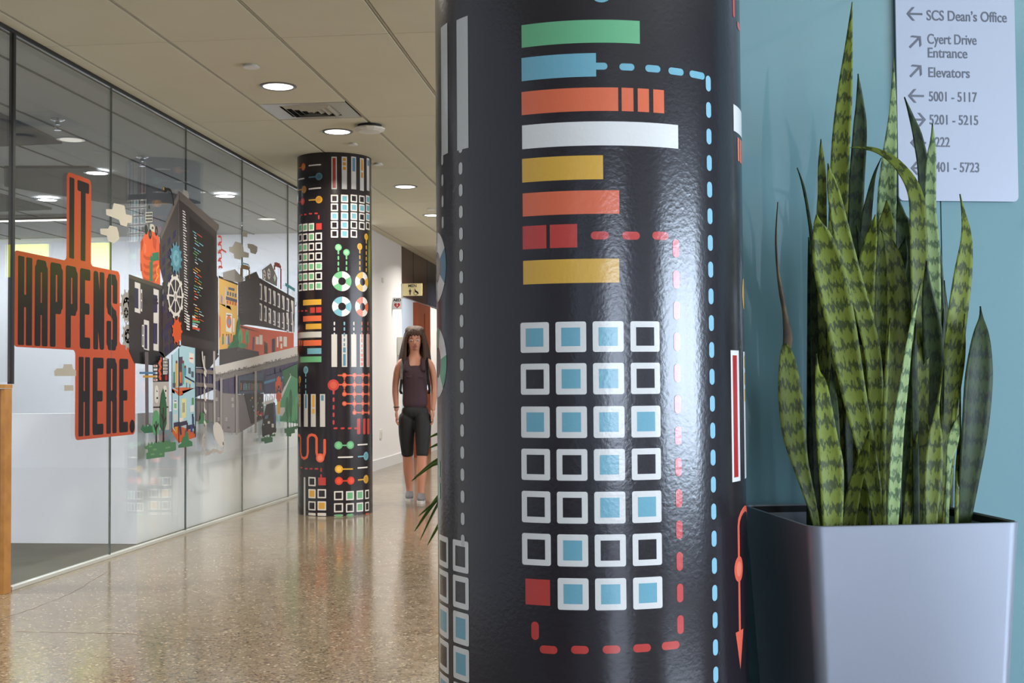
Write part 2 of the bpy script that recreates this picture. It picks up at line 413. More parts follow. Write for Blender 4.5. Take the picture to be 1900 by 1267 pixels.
box(bm, GX-0.02, GX+0.05, YBq+0.05, YBq+0.55, 0, hd-0.03); box(bm, GX-0.02, GX+0.05, YC-0.45, YC, 0, hd-0.03); box(bm, GX-0.02, GX+0.05, YBq+0.55, YC-0.45, hd-0.16, hd-0.03)
obj('door_frame', bm, 'door_brown', d2)
bm = bmesh.new(); tube(bm, [(GX+0.01, YBq+0.75, 0.95), (GX+0.06, YBq+0.75, 0.95), (GX+0.06, YBq+0.75, 1.15), (GX+0.01, YBq+0.75, 1.15)], 0.012)
obj('door_handle', bm, 'chrome', d2)
bm = bmesh.new(); tube(bm, [(GX-0.005, YA+0.3, 0.95), (GX+0.05, YA+0.3, 0.95), (GX+0.05, YA+0.3, 1.15), (GX-0.005, YA+0.3, 1.15)], 0.012)
obj('door_handle', bm, 'chrome', d1)

# outer right wall and rear wall with window openings (daylight)
def window_wall(name, horiz, c, a0, a1, openings, m='wall'):
    """horiz: 'x' wall runs along x at y=c, 'y' wall runs along y at x=c"""
    bm = bmesh.new()
    def bx(p0, p1, z0, z1):
        if horiz == 'x': box(bm, p0, p1, c-0.06, c+0.06, z0, z1)
        else: box(bm, c-0.06, c+0.06, p0, p1, z0, z1)
    p = a0
    for (o0, o1, z0, z1) in openings:
        bx(p, o0, 0, CEIL+0.1); bx(o0, o1, z1, CEIL+0.1)
        if z0 > 0: bx(o0, o1, 0, z0)
        p = o1
    bx(p, a1, 0, CEIL+0.1)
    return struct(name, bm, m)
def frame(name, horiz, c, o0, o1, z0, z1, nv, nh):
    bm = bmesh.new(); t = 0.035
    def bx(p0, p1, q0, q1):
        if horiz == 'x': box(bm, p0, p1, c-0.05, c+0.05, q0, q1)
        else: box(bm, c-0.05, c+0.05, p0, p1, q0, q1)
    for i in range(nv+1):
        x = o0+t+(o1-o0-2*t)*i/nv; bx(x-t, x+t, z0, z1)
    for z in nh: bx(o0, o1, z-t, z+t)
    bx(o0, o1, z0, z0+0.06); bx(o0, o1, z1-0.06, z1)
    o = struct(name, bm, 'white_trim')
    if horiz == 'x': g = B(o0, o1, c-0.004, c+0.004, z0, z1)
    else: g = B(c-0.004, c+0.004, o0, o1, z0, z1)
    obj('pane', g, 'glass', o)
window_wall('wall_side', 'y', XR, YB, LOBBY_Y, [(-3.9, -2.9, 0.0, 2.15), (-0.65, 2.35, 0.25, 2.0), (6.2, 11.8, 0.6, 2.5)])
frame('window_1', 'y', XR, -0.65, 2.35, 0.25, 2.0, 3, [])
frame('door_4', 'y', XR, -3.9, -2.9, 0.0, 2.15, 1, [0.25])
frame('window_2', 'y', XR, 6.2, 11.8, 0.6, 2.5, 4, [1.9])
window_wall('wall_back', 'x', YB, GX-0.1, XR, [(-1.0, 0.0, 0.4, 2.5), (0.35, 1.35, 0.0, 2.2), (1.6, 3.6, 0.3, 2.05)])
frame('window_3', 'x', YB, -1.0, 0.0, 0.4, 2.5, 1, [1.9])
frame('door_3', 'x', YB, 0.35, 1.35, 0.0, 2.2, 1, [1.0])
frame('window_4', 'x', YB, 1.6, 3.6, 0.3, 2.05, 2, [])

# ------------------------------------------------------------------ office behind the glass
oc = struct('ceiling.001', B(OFF_X, GX-0.1, OFF_Y0, OFF_Y1+0.2, CEIL+0.02, CEIL+0.12), 'tile_office')
struct('wall_office_back', B(OFF_X, GX-0.12, OFF_Y1, OFF_Y1+0.1, 0, CEIL+0.1), 'wall_office')
struct('wall_office_left', B(OFF_X-0.1, OFF_X, OFF_Y0, OFF_Y1, 0, CEIL+0.1), 'wall_office')
struct('wall_office_front', B(OFF_X, GX-0.1, OFF_Y0-0.1, OFF_Y0, 0, CEIL+0.1), 'wall_office')
LWY = hit_z(268, 1009, 0.0).y
bm = bmesh.new(); box(bm, OFF_X, GX-0.10, LWY, LWY+0.1, 0, 0.86)
struct('wall_low', bm, 'wall_office')
bm = bmesh.new(); box(bm, GX-0.16, GX-0.10, LWY+0.1, OFF_Y1, 0, 0.86)
struct('wall_low.001', bm, 'wall_office')
for k in range(12):
    x = GX-0.35-0.61*k
    obj('grid_line', B(x-0.006, x+0.006, OFF_Y0, OFF_Y1, CEIL+0.012, CEIL+0.021), 'soffit_dark', oc)
def soffit(pxs):
    bm = bmesh.new(); P = [hit_z(a, b, CEIL) for a, b in pxs]
    prism(bm, [(p.x, p.y) for p in P], lambda u, v, w_: Vector((u, v, CEIL-0.0+w_)), 0.03)
    o = obj('dark_ceiling_panel', bm, 'soffit_dark', oc)
soffit([(0, 214), (60, 240), (115, 267), (0, 272)])
soffit([(8, 312), (165, 312), (372, 378), (205, 378), (8, 346)])
soffit([(0, 362), (96, 389), (0, 393)])

# ------------------------------------------------------------------ glass wall
joints = [hit_x(p, 705, GX).y for p in (20, 204, 344, 449, 534)]
step = (joints[-1]-joints[0])/4
ys = [joints[0]-1.15, *joints]
while ys[-1]+step < WALL_Y0-0.2: ys.append(ys[-1]+step)
ys.append(WALL_Y0)
gt = hit_x(204, 155, GX).z
gw = thing('glass_wall', 'frameless floor-to-ceiling glass partition on the left, clear panes with thin joints', 'glass wall', (GX, joints[0], 0))
pa = hit_z(20, 1099, 0); zc_ = hit_x(20, 713, pa.x).z; yn = hit_x(9, 705, pa.x).y      # cabinet end at the left edge
local(obj('pane', B(GX-0.006, GX+0.006, ys[0]+0.003, yn-0.02, 0.02, CEIL-0.02), 'glass'), gw)
local(obj('pane', B(GX-0.006, GX+0.006, yn-0.014, ys[1]-0.003, zc_+0.012, CEIL-0.02), 'glass'), gw)
for i in range(1, len(ys)-1):
    local(obj('pane', B(GX-0.006, GX+0.006, ys[i]+0.003, ys[i+1]-0.003, 0.02, CEIL-0.02), 'glass'), gw)
for i, y in enumerate(ys[1:-1]):
    if i == 0: local(obj('seal', B(GX-0.012, GX+0.012, y-0.012, y+0.012, zc_+0.002, CEIL-0.01), 'black'), gw)
    else: local(obj('joint', B(GX-0.006, GX+0.007, y-0.002, y+0.002, 0.02, CEIL-0.02), 'joint'), gw)
local(obj('bottom_channel', B(GX-0.016, GX+0.016, max(joints[0], pa.y+0.005), WALL_Y0, 0, 0.02, bev=0.002), 'chan'), gw)
local(obj('top_channel', B(GX-0.016, GX+0.016, ys[0], WALL_Y0, CEIL-0.018, CEIL+0.004, bev=0.002), 'black'), gw)

# ------------------------------------------------------------------ columns
def column(name, label, cx, cy, r):
    t = thing(name, label, 'column', (cx, cy, 0))
    bm = bmesh.new(); lathe(bm, [(r, 0.0), (r, CEIL)], seg=128, cap=False)
    o = obj('wrapped_shaft', bm, 'wrap', t)
    for f in o.data.polygons: f.use_smooth = len(f.vertices) == 4
    # vertical overlap seam of the vinyl
    def fmap(s, z, lift):
        a = s/r; return Vector(((r+0.0005+lift)*math.cos(a), (r+0.0005+lift)*math.sin(a), z))
    pr = Print(fmap, strip=0.0147)
    def hit(px, py):
        d = ray(px, py); ox, oy = EYE.x-cx, EYE.y-cy
        A = d.x**2+d.y**2; Bq = 2*(ox*d.x+oy*d.y); Cq = ox*ox+oy*oy-r*r; D = max(Bq*Bq-4*A*Cq, 0)
        tt = (-Bq-math.sqrt(D))/(2*A); p = EYE+d*tt
        a = math.atan2(p.y-cy, p.x-cx)
        return (a*r, p.z)
    def ss(px, py=640): return hit(px, py)[0]
    return t, pr, hit, ss
def radial_normals(o):
    me = o.data
    for f in me.polygons: f.use_smooth = True
    me.normals_split_custom_set_from_vertices([Vector((v.co.x, v.co.y, 0)).normalized() for v in me.vertices])
def col_center(pxl, pxr, py, r):
    a = ray(pxl, py); b = ray(pxr, py); a = Vector((a.x, a.y)).normalized(); b = Vector((b.x, b.y)).normalized()
    m_ = (a+b).normalized(); half = math.acos(a.dot(b))/2; d = r/math.sin(half); return m_.x*d, m_.y*d
W_, O_, R_, Y_, Bl, G_, K_ = (222, 217, 212), (216, 104, 70), (186, 62, 56), (212, 162, 64), (112, 166, 182), (104, 170, 124), (34, 28, 33)
Gy = (196, 194, 190); DR = (168, 40, 44)
CR = 0.305
c1x, c1y = col_center(810.5, 1381, 640, CR)
c1, P, H, S = column('wrapped_column', 'large dark column in the foreground wrapped in a printed pattern of coloured bars and squares', c1x, c1y, CR)
def z_at(px, py): return H(px, py)[1]
def bar(x0, x1, y0, y1, col, r=0.0, ref=None):
    ref = ref if ref is not None else x0
    P.rect(S(x0, (y0+y1)/2), S(x1, (y0+y1)/2), z_at(ref, y0), z_at(ref, y1), col, r)
bar(968, 1187, 47, 89, G_); bar(968, 1106, 108, 151, Bl); bar(968, 1147, 171, 214, O_)
for a, b in ((1158, 1180), (1188, 1209), (1217, 1237)): P.rect(S(a), S(b), z_at(968, 171), z_at(968, 214), O_)
bar(969, 1258, 233, 277, W_); bar(969, 1119, 295, 339, Y_); bar(970, 1149, 359, 402, O_)
bar(970, 1014, 420, 463, R_); P.rect(S(1022), S(1073), z_at(970, 420), z_at(970, 463), R_); bar(971, 1149, 484, 528, Y_)
def cap_h(x0, x1, yc, hpx, col):
    s0, z = H(x0, yc); s1, _ = H(x1, yc); h = abs(z_at((x0+x1)/2, yc-hpx/2)-z_at((x0+x1)/2, yc+hpx/2))
    P.rect(s0, s1, z-h/2, z+h/2, col, h/2)
def cap_v(xc, y0, y1, wd, col, x1=None):
    s, _ = H(xc, (y0+y1)/2); za = z_at(xc, y0); zb = z_at(xc, y1); P.rect(s-wd/2, s+wd/2, zb, za, col, wd*0.49)
cap_h(1100, 1127, 123, 13, Bl)
for x, y in ((1163, 124), (1211, 126.5), (1254, 131), (1293, 136.5)): cap_h(x-14, x+14, y, 13, Bl)
sb = S(1320, 640); wv = 0.0145
dz = (z_at(1316, 155.6)-z_at(1322, 1253))/22
for k in range(-0, 26):
    zc = z_at(1316, 155.6)-k*dz
    P.rect(sb-wv/2, sb+wv/2, zc-0.0145, zc+0.0145, (132, 178, 194), wv*0.49)
for a, b in ((1096, 1130), (1154, 1187), (1210, 1240)): cap_h(a, b, 437, 15, R_)
sr = S(1257.5, 760); dz = (z_at(1256, 461)-z_at(1258, 1159))/12
for k in range(13):
    zc = z_at(1256, 461)-k*dz; P.rect(sr-0.0068, sr+0.0068, zc-0.0165, zc+0.0165, (188, 62, 60), 0.0066)
for x, y in ((1018, 1204), (1076, 1205), (1134.5, 1205), (1191, 1203), (1244, 1199)): cap_h(x-16.5, x+16.5, y, 15, R_)
cap_v(993, 1153, 1187, 0.0145, R_)
cols1 = [(967, 1020), (1032, 1089), (1101, 1158.5), (1171, 1225)]
rows1 = [(597, 653.5), (674, 732), (754, 812.5), (833, 891.5), (912, 971), (991, 1050.5), (1072, 1131)]
fills = ['BBB.', '.BB.', 'BBBB', '..B.', '..BB', '.B..', 'RBBB']
def square(s0, s1, z0, z1, fill, fr=0.0105, wcol=W_):
    lo, hi = min(s0, s1), max(s0, s1); zl, zh = min(z0, z1), max(z0, z1)
    if fill == 'R': P.rect(lo+0.006, hi-0.002, zl+0.006, zh-0.004, R_); return
    P.rect(lo, hi, zl, zh, wcol, 0.004); c = {'B': Bl, 'G': G_, 'Y': Y_, '.': K_}[fill]
    k = P.k; P.k = k+1; P.rect(lo+fr, hi-fr, zl+fr, zh-fr, c); P.k = k
for (y0, y1), fl_ in zip(rows1, fills):
    for (x0, x1), f in zip(cols1, fl_): square(S(x0, 760), S(x1, 760), z_at(1040, y0), z_at(1040, y1), f)
# left flank
P.rect(S(848, 150), S(869, 150), z_at(858, 33), z_at(858, 277), Gy); P.rect(S(819, 150), S(831, 150), z_at(825, 46), z_at(825, 287), Gy)
sd = S(857, 640); za, zb = z_at(857, 312), z_at(857, 962)
for k in range(-1, 18):
    zc = za+(zb-za)*k/16; P.rect(sd-0.0062, sd+0.0062, zc-0.0115, zc+0.0115, Gy, 0.006)
sd2 = S(823, 640)
for k in range(-1, 3):
    zc = za+(zb-za)*(k+0.25)/16; P.rect(sd2-0.0062, sd2+0.0062, zc-0.0115, zc+0.0115, Gy, 0.006)
def buoy(s, z, ro, ri, ca, rot=0.3, n=6):
    for i in range(n): P.sector(s, z, ri, ro, rot+2*PI*i/n, rot+2*PI*(i+1)/n, ca if i % 2 else W_)
for yc, ca in ((492, (92, 132, 150)), (672, (90, 160, 118))):
    s = S(829, 640)-0.068; buoy(s, z_at(822, yc), 0.068, 0.03, ca, 0.5 if yc < 500 else 0.2)
for yc in (870, 910): P.rect(S(815)-0.012, S(815)+0.004, z_at(815, yc-15), z_at(815, yc+15), (90, 160, 118), 0.006)
for i, (y0, y1) in enumerate(((1003, 1062), (1069, 1129), (1136, 1195.6), (1202, 1262), (1269, 1329), (1336, 1396))):
    for (x0, x1), f in zip(((841, 870), (815.5, 832.5)), ('..', '..', 'BB', 'B.', '.B', 'B.')[i]):
        square(S(x0, 1100), S(x1, 1100), z_at(856, y0), z_at(856, y1), f)
# right flank
P.rect(S(1360.5, 210), S(1360.5, 210)+0.16, z_at(1362, 194), z_at(1362, 243), W_)
for k in range(3): P.rect(S(1368, 270)+k*0.022, S(1368, 270)+k*0.022+0.017, z_at(1370, 256), z_at(1370, 299), O_)
cap_v(1361, -6, 32, 0.012, R_); P.rect(S(1368, 40)-0.004, S(1368, 40)+0.03, z_at(1368, 52), z_at(1368, 39), R_, 0.006)
P.rect(S(1355, 640), S(1370, 640), z_at(1362, 650), z_at(1362, 894), W_)
P.rect(S(1378, 640), S(1378, 640)+0.05, z_at(1377, 652), z_at(1377, 890), W_)
P.k = 1
P.rect(S(1358.5, 640), S(1366.5, 640), z_at(1362, 659), z_at(1362, 886), DR)
for k in range(3): P.rect(S(1378, 640)+0.012, S(1378, 640)+0.04, z_at(1377, 660+k*31), z_at(1377, 683+k*31), Y_)
P.k = 0
s0 = S(1371.5, 1100); zt = z_at(1372, 975)
P.line([(s0, z_at(1372, 1175)), (s0, zt)]+[(s0+0.05*(1-math.cos(a)), zt+0.028*math.sin(a)) for a in [i*PI/8 for i in range(1, 9)]]+[(s0+0.1, zt-0.12)], 0.011, (222, 98, 76))
P.disc(s0, z_at(1372, 1055), 0.024, 0.024, (222, 98, 76)); P.poly([(s0-0.022, z_at(1372, 1170)), (s0, z_at(1372, 1242)), (s0+0.022, z_at(1372, 1170))], (222, 98, 76))
P.k = 1; P.disc(s0, z_at(1372, 1055), 0.014, 0.014, (232, 126, 100)); P.k = 0
P.disc(S(1379, 545), z_at(1379, 545), 0.022, 0.03, Y_)
P.disc(S(1116, 20), z_at(1116, -17), 0.021, 0.021, Bl)
n_it = len(P.items)
P.items += [([(s+CR*PI, t) for s, t in q], c, k) for q, c, k in P.items]     # the far side carries the same print
radial_normals(P.build('printed_pattern', M['print'], c1))

# second column
c2r = 0.302
f2 = hit_z(621, 962, 0)
c2x, c2y = col_center(552, 690.5, 640, c2r)
c2, P, H, S = column('wrapped_column', 'slimmer-looking dark printed column farther down the hall in front of the glass wall', c2x, c2y, c2r)
def A4(x, y): return (540+x/3.519, 260+y/3.519)
def A5(x, y): return (540+x/3.334, 600+y/3.334)
def r4(x0, x1, y0, y1, col, r=0, A=A4):
    a = A(x0, y0); b = A(x1, y1); ym = (a[1]+b[1])/2; xm = (a[0]+b[0])/2
    P.rect(H(a[0], ym)[0], H(b[0], ym)[0], H(xm, a[1])[1], H(xm, b[1])[1], col, r)
def sq4(x0, x1, y0, y1, f, A=A4):
    a = A(x0, y0); b = A(x1, y1); ym = (a[1]+b[1])/2; xm = (a[0]+b[0])/2
    square(H(a[0], ym)[0], H(b[0], ym)[0], H(xm, a[1])[1], H(xm, b[1])[1], f, 0.0105)
def ln4(pts, wd, col, A=A4): P.line([H(*A(x, y)) for x, y in pts], wd, col)
def dot4(x, y, r, col, col2=None, A=A4):
    s, z = H(*A(x, y)); P.disc(s, z, r, r, col)
    if col2: P.k += 1; P.disc(s, z, r*0.62, r*0.62, col2); P.k -= 1
DB, DG, DY = (84, 130, 152), (84, 150, 100), (190, 134, 34)
for (a, b) in ((264, 299), (331, 365), (393, 425), (450, 475), (494, 511)): r4(a, b, 108 if a < 440 else 118, 320 if a < 440 else 330, Gy)
P.k = 1
r4(271, 292, 116, 312, (150, 32, 30)); 
for y in (116, 145, 174): r4(338, 358, y, y+20, DY)
r4(400, 419, 116, 204, DB); r4(456, 470, 126, 200, DY); r4(456, 470, 210, 246, DY); r4(498, 508, 130, 168, DB)
P.k = 0
gx = [(260, 307), (326, 373), (389, 431), (444, 480), (489, 513)]
for j, f in enumerate(('.B..B', '.BBBB', 'BBB.B', '.B...', '.B.')):
    for i, ch in enumerate(f): sq4(gx[i][0], gx[i][1], 356+57.5*j+(i > 2)*6, 406+57.5*j+(i > 2)*6, ch)
for x, y, c, cc in ((309, 700, G_, (140, 200, 150)), (362, 733, G_, (140, 200, 150)), (449, 695, Y_, (200, 150, 50)), (491, 631, Y_, (200, 150, 50))):
    dot4(x, y, 0.027, c, cc)
    yy = y+24
    while yy < 850:
        ln4([(x, yy), (x, yy+16)], 0.013, c); yy += 37
for x, y, c in ((333, 921, G_), (333, 1086, Bl), (467, 925, Y_), (467, 1088, O_)):
    s, z = H(*A4(x, y)); buoy(s, z, 0.079, 0.031, c, 0.5)
for i, (x, c) in enumerate(((283, Gy), (348, Bl), (410, Gy), (462, O_), (501, O_))):
    for k in range(4): ln4([(x, 1190+k*36), (x, 1204+k*36)], 0.012, c)
# left strip of symbols
for (x0, y0, x1, y1) in ((118, 167, 192, 160), (118, 319, 192, 312), (48, 258, 85, 250)): ln4([(x0, y0), (x1, y1)], 0.011, W_)
for (xa, ya, xb, yb, c, cc) in ((50, 184, 80, 174, O_, (210, 140, 60)), (118, 243, 182, 237, DB, (70, 110, 130)), (46, 326, 85, 322, (190, 130, 50), None), (48, 408, 75, 400, R_, (220, 80, 70)), (118, 392, 182, 388, (200, 150, 60), (180, 130, 50))):
    ln4([(xa, ya), (xb, yb)], 0.011, c); dot4(xb if xb > 78 or xb == 75 or xb == 80 else xa, yb, 0.03, c, cc)
ln4([(64, 489), (72, 488)], 0.012, R_); ln4([(88, 486), (98, 485)], 0.012, R_); ln4([(120, 480), (134, 480)], 0.012, R_); ln4([(156, 478), (170, 478)], 0.012, R_); ln4([(181, 494), (181, 512)], 0.012, R_)
gx = [(51, 72), (77, 108), (115, 151), (159, 202)]
for j, f in enumerate(('GGGR', '..G.', 'GG..', '.G..', 'GGGG', 'GGG.', '.GGG')):
    for i, ch in enumerate(f): sq4(gx[i][0], gx[i][1], 548+64.5*j-i*3, 598+64.5*j-i*3, ch)
r4(79, 198, 1040, 1076, Y_); r4(124, 156, 1092, 1128, R_); r4(163, 198, 1090, 1126, R_); r4(79, 198, 1146, 1182, O_); r4(96, 198, 1198, 1234, Y_)
ln4([(48, 1116), (54, 1116)], 0.012, R_); ln4([(68, 1115), (78, 1115)], 0.012, R_); ln4([(94, 1114), (104, 1114)], 0.012, R_)
# lower half (zoom frame A5)
r4(38, 188, 52, 88, Gy, A=A5); r4(76, 188, 103, 138, O_, A=A5)
for a, b in ((40, 47), (52, 59), (64, 70)): r4(a, b, 104, 138, O_, A=A5)
r4(101, 188, 153, 189, Bl, A=A5); r4(57, 188, 204, 240, G_, A=A5)
for (x, y, c, y1) in ((91, 288, Bl, 436), (53, 348, Y_, 436)):
    dot4(x, y, 0.03, c, tuple(int(v*0.85) for v in c), A5); yy = y+22
    while yy < y1-8: ln4([(x, yy), (x, yy+15)], 0.012, c, A5); yy += 36
for (a, b) in ((46, 60), (80, 104), (123, 153), (179, 211)): r4(a, b, 437, 639, Gy, A=A5)
P.k = 1
for k in range(3): r4(49, 57, 443+k*27, 463+k*27, Y_, A=A5)
r4(86, 98, 441, 524, DB, A=A5); r4(131, 146, 444, 518, Y_, A=A5); r4(131, 146, 527, 558, Y_, A=A5); r4(186, 202, 444, 478, DB, A=A5)
P.k = 0
for (a, b) in ((250, 285), (314, 347), (372, 404), (426, 448), (467, 484)): r4(a, b, 67, 269, Gy, A=A5)
P.k = 1
for k in range(3): r4(325, 334, 62+k*30, 80+k*30, DB, A=A5)
r4(322, 338, 148, 180, DB, A=A5); r4(322, 338, 189, 262, DB, A=A5)
for k in range(4): r4(434, 441, 70+k*30, 88+k*30, O_, A=A5)
for k in range(3): r4(431, 444, 187+k*27, 207+k*27, O_, A=A5)
r4(473, 479, 68, 264, O_, A=A5)
P.k = 0
RO = (198, 88, 62)
for (y, x0) in ((321, 284), (379, 262), (437, 330), (496, 330), (551, 392)):
    xs = [x for x in (262, 284, 330, 392, 444, 481) if x >= x0]
    for a, b in zip(xs, xs[1:]): ln4([(a+8, y), (b-8, y)], 0.012, RO, A5)
    for x in (330, 392, 444, 481):
        if x >= x0: dot4(x, y, 0.019, RO, (212, 114, 84), A5)
for (x, y0, y1) in ((330, 321, 437), (392, 321, 551), (444, 321, 551), (481, 321, 551)):
    y = y0
    while y < y1: ln4([(x, y+14), (x, y+24)], 0.012, RO, A5); ln4([(x, y+36), (x, y+44)], 0.012, RO, A5); y += 58
dot4(262, 381, 0.045, R_, RO, A5)
for y in (418, 463, 511, 557, 604): ln4([(263, y), (263, y+16)], 0.015, R_, A5)
for x in (268, 312, 356, 396): ln4([(x, 649), (x+14, 648)], 0.015, R_, A5)
for (a, b) in ((408, 428), (445, 460), (471, 484)): r4(a, b, 588, 685, R_, 0.008, A=A5)
ln4([(40, 770), (40, 700), (46, 690), (55, 694), (60, 710), (60, 800), (66, 826), (82, 836), (98, 826), (104, 800), (104, 710), (112, 694), (128, 688), (148, 694), (158, 710), (158, 800), (166, 822), (182, 832), (200, 824), (208, 800), (208, 722)], 0.021, (224, 96, 66), A5)
dot4(180, 832, 0.036, (224, 96, 66), (236, 130, 96), A5)
for (xa, xb, y, c, e) in ((293, 367, 754, G_, 1), (296, 380, 901, Y_, 0), (296, 370, 974, (204, 66, 46), 1)):
    ln4([(xa, y), (xb, y-1)], 0.011, c, A5); dot4(xa, y, 0.032, c, tuple(min(255, int(v*1.1)+8) for v in c), A5)
    if e: dot4(xb, y-2, 0.032, c, tuple(min(255, int(v*1.1)+8) for v in c), A5)
for pts in (((293, 828), (380, 826)), ((414, 751), (471, 747)), ((414, 894), (471, 889))): ln4(pts, 0.011, W_, A5)
for (x0, y0, x1, y1, c) in ((416, 824, 464, 820, Bl), (416, 968, 464, 963, Y_)):
    ln4([(x0, y0), (x1, y1)], 0.011, c, A5); dot4(x1, y1, 0.034, c, tuple(int(v*0.9) for v in c), A5)
for pts in (((60, 892), (68, 892)), ((88, 898), (100, 898)), ((118, 899), (130, 899)), ((150, 899), (164, 899)), ((186, 898), (186, 914)), ((186, 938), (186, 956)), ((57, 915), (57, 930)), ((55, 950), (55, 965)), ((50, 985), (50, 1000))): ln4(pts, 0.012, R_, A5)
r4(79, 89, 951, 1200, Gy, 0.004, A=A5)
gx = [(108, 152), (164, 217), (266, 322), (340, 389), (405, 446), (458, 482)]
for j, (f, y0) in enumerate((('.R', 950), ('Y..GG.', 1025), ('.Y..G.', 1100), ('.YGG.R', 1172))):
    for i, ch in enumerate(f):
        dyy = 12 if (i >= 2) else 0; dyy -= max(0, i-3)*4
        a = A5(gx[i][0], y0+dyy); b = A5(gx[i][1], min(y0+dyy+56, 1200 if i < 2 else 1206)); ym = (a[1]+b[1])/2; xm = (a[0]+b[0])/2
        z1 = H(xm, a[1])[1]; z0 = max(H(xm, b[1])[1], 0.004)
        if j == 3: z0 = 0.004
        square(H(a[0], ym)[0], H(b[0], ym)[0], z0, z1, ch)
P.items += [([(s+c2r*PI, t) for s, t in q], c, k) for q, c, k in P.items]
radial_normals(P.build('printed_pattern', M['print'], c2))

# ------------------------------------------------------------------ printed film on the inner face of the glass
FX = GX+0.0066
pf = Print(lambda s, t, lift: Vector((FX+lift, s, t)), step=0.00003)
pf.mute = 0.92; pf.gain = 0.86
def Fh(px, py): p = hit_x(px, py, FX); return (p.y, p.z)
def Z1(x, y): return (x/2.1133, 300+y/2.1133)
def Z2(x, y): return (220+x/4.691, 330+y/4.691)
def Z3(x, y): return (220+x/4.368, 580+y/4.368)
def ear(pts):          # ear clipping, so that concave outlines fill correctly
    P_ = [Vector((a, b)) for a, b in pts]
    area_ = sum(P_[i].x*P_[(i+1) % len(P_)].y-P_[(i+1) % len(P_)].x*P_[i].y for i in range(len(P_)))
    if area_ < 0: P_.reverse()
    idx = list(range(len(P_))); out = []; guard = 0
    def cr(o, a, b): return (a.x-o.x)*(b.y-o.y)-(a.y-o.y)*(b.x-o.x)
    while len(idx) > 3 and guard < 2000:
        guard += 1; done = False
        for i in range(len(idx)):
            a, b, c = P_[idx[i-1]], P_[idx[i]], P_[idx[(i+1) % len(idx)]]
            if cr(a, b, c) <= 1e-12: continue
            if any(cr(a, b, P_[j]) >= 0 and cr(b, c, P_[j]) >= 0 and cr(c, a, P_[j]) >= 0 for j in idx if j not in (idx[i-1], idx[i], idx[(i+1) % len(idx)])): continue
            out.append([tuple(a), tuple(b), tuple(c)]); idx.pop(i); done = True; break
        if not done: break
    out.append([tuple(P_[i]) for i in idx]); return out
def fp(Z, pts, col):
    pf.layer()
    for q in ear([Fh(*Z(x, y)) for x, y in pts]): pf.poly(q, col)
def fl2(Z, pts, wd, col, caps=False):
    pf.layer(); pf.line([Fh(*Z(x, y)) for x, y in pts], wd, col, caps)
def fr(Z, x0, x1, y0, y1, col, sk=0.0): fp(Z, [(x0, y0), (x1, y0+sk*(x1-x0)), (x1, y1+sk*(x1-x0)), (x0, y1)], col)
def fd(Z, x, y, rx, ry, col):
    pf.layer(); s, t = Fh(*Z(x, y)); pf.disc(s, t, abs(Fh(*Z(x+rx, y))[0]-s), abs(Fh(*Z(x, y+ry))[1]-t), col)
def vr(Z, x, y, r): return abs(Fh(*Z(x, y+r))[1]-Fh(*Z(x, y))[1])
# lettering
OR, INK = (190, 76, 46), (24, 20, 26)
def rr(a, b, c, d, r=0.035):          # rounded box from pixel corners: left x, right x, mean top, mean bottom in plane coords
    pf.rect(a, b, c, d, OR, r)
yIT0, zIT1 = Fh(*Z1(262, 38)); yIT1, _ = Fh(*Z1(358, 60))
yH0, zH1 = Fh(*Z1(54, 345)); _, zH0 = Fh(*Z1(54, 725)); yH1, _ = Fh(*Z1(470, 440))
yE0, _ = Fh(*Z1(295, 760)); _, zE0 = Fh(*Z1(300, 1092)); yE1, _ = Fh(*Z1(530, 900))
pf.layer(); rr(yIT0, yIT1, zH1-0.05, zIT1); rr(yH0, yH1, zH0, zH1); rr(yE0, yE1, zE0, zH0+0.05)
def fillet(y, z, sy, sz, r=0.03):
    pts = [(y, z)]+[(y+sy*r*(1-math.cos(a)), z+sz*r*(1-math.sin(a))) for a in [i*PI/12 for i in range(7)]]
    for a, b in zip(pts[1:], pts[2:]): pf.poly([pts[0], a, b], OR)
fillet(yIT0, zH1, -1, 1); fillet(yIT1, zH1, 1, 1); fillet(yE0, zH0, -1, -1); fillet(yH1, zH0+0.05, 1, 1)
LET = {   # strokes in a 1 x 1 box, thin vertical bars
 'I': [[(0.5, 0), (0.5, 1)]], 'T': [[(0.5, 0), (0.5, 1)], [(0, 1), (1, 1)]], 'H': [[(0, 0), (0, 1)], [(1, 0), (1, 1)], [(0, 0.5), (1, 0.5)]],
 'A': [[(0, 0), (0, .93), (.2, 1), (.8, 1), (1, .93), (1, 0)], [(0, 0.42), (1, 0.42)]], 'P': [[(0, 0), (0, 1), (.8, 1), (1, .94), (1, .52), (.8, .46), (0, .46)]],
 'E': [[(1, 1), (0, 1), (0, 0), (1, 0)], [(0, .5), (.85, .5)]], 'N': [[(0, 0), (0, 1), (1, 0), (1, 1)]],
 'S': [[(1, .72), (1, .94), (.8, 1), (.2, 1), (0, .94), (0, .62), (.15, .54), (.85, .46), (1, .38), (1, .06), (.8, 0), (.2, 0), (0, .06), (0, .28)]],
 'R': [[(0, 0), (0, 1), (.8, 1), (1, .94), (1, .56), (.8, .5), (0, .5)], [(.7, .5), (1, .42), (1, 0)]]}
def letter(ch, y0, y1, z0, z1, sw):
    pf.layer(); h = sw/2
    for st in LET[ch]:
        P_ = [(y0+h+(y1-y0-sw)*a, z0+h+(z1-z0-sw)*b) for a, b in st]
        if len(P_) == 2 and P_[0][0] == P_[1][0]: pf.rect(P_[0][0]-h, P_[0][0]+h, P_[0][1]-h, P_[1][1]+h, INK, 0.008); continue
        pf.line(P_, sw, INK, False)
        for i, p in enumerate(P_):
            pf.rect(p[0]-h, p[0]+h, p[1]-h, p[1]+h, INK, 0.012 if i in (0, len(P_)-1) else h*0.6)
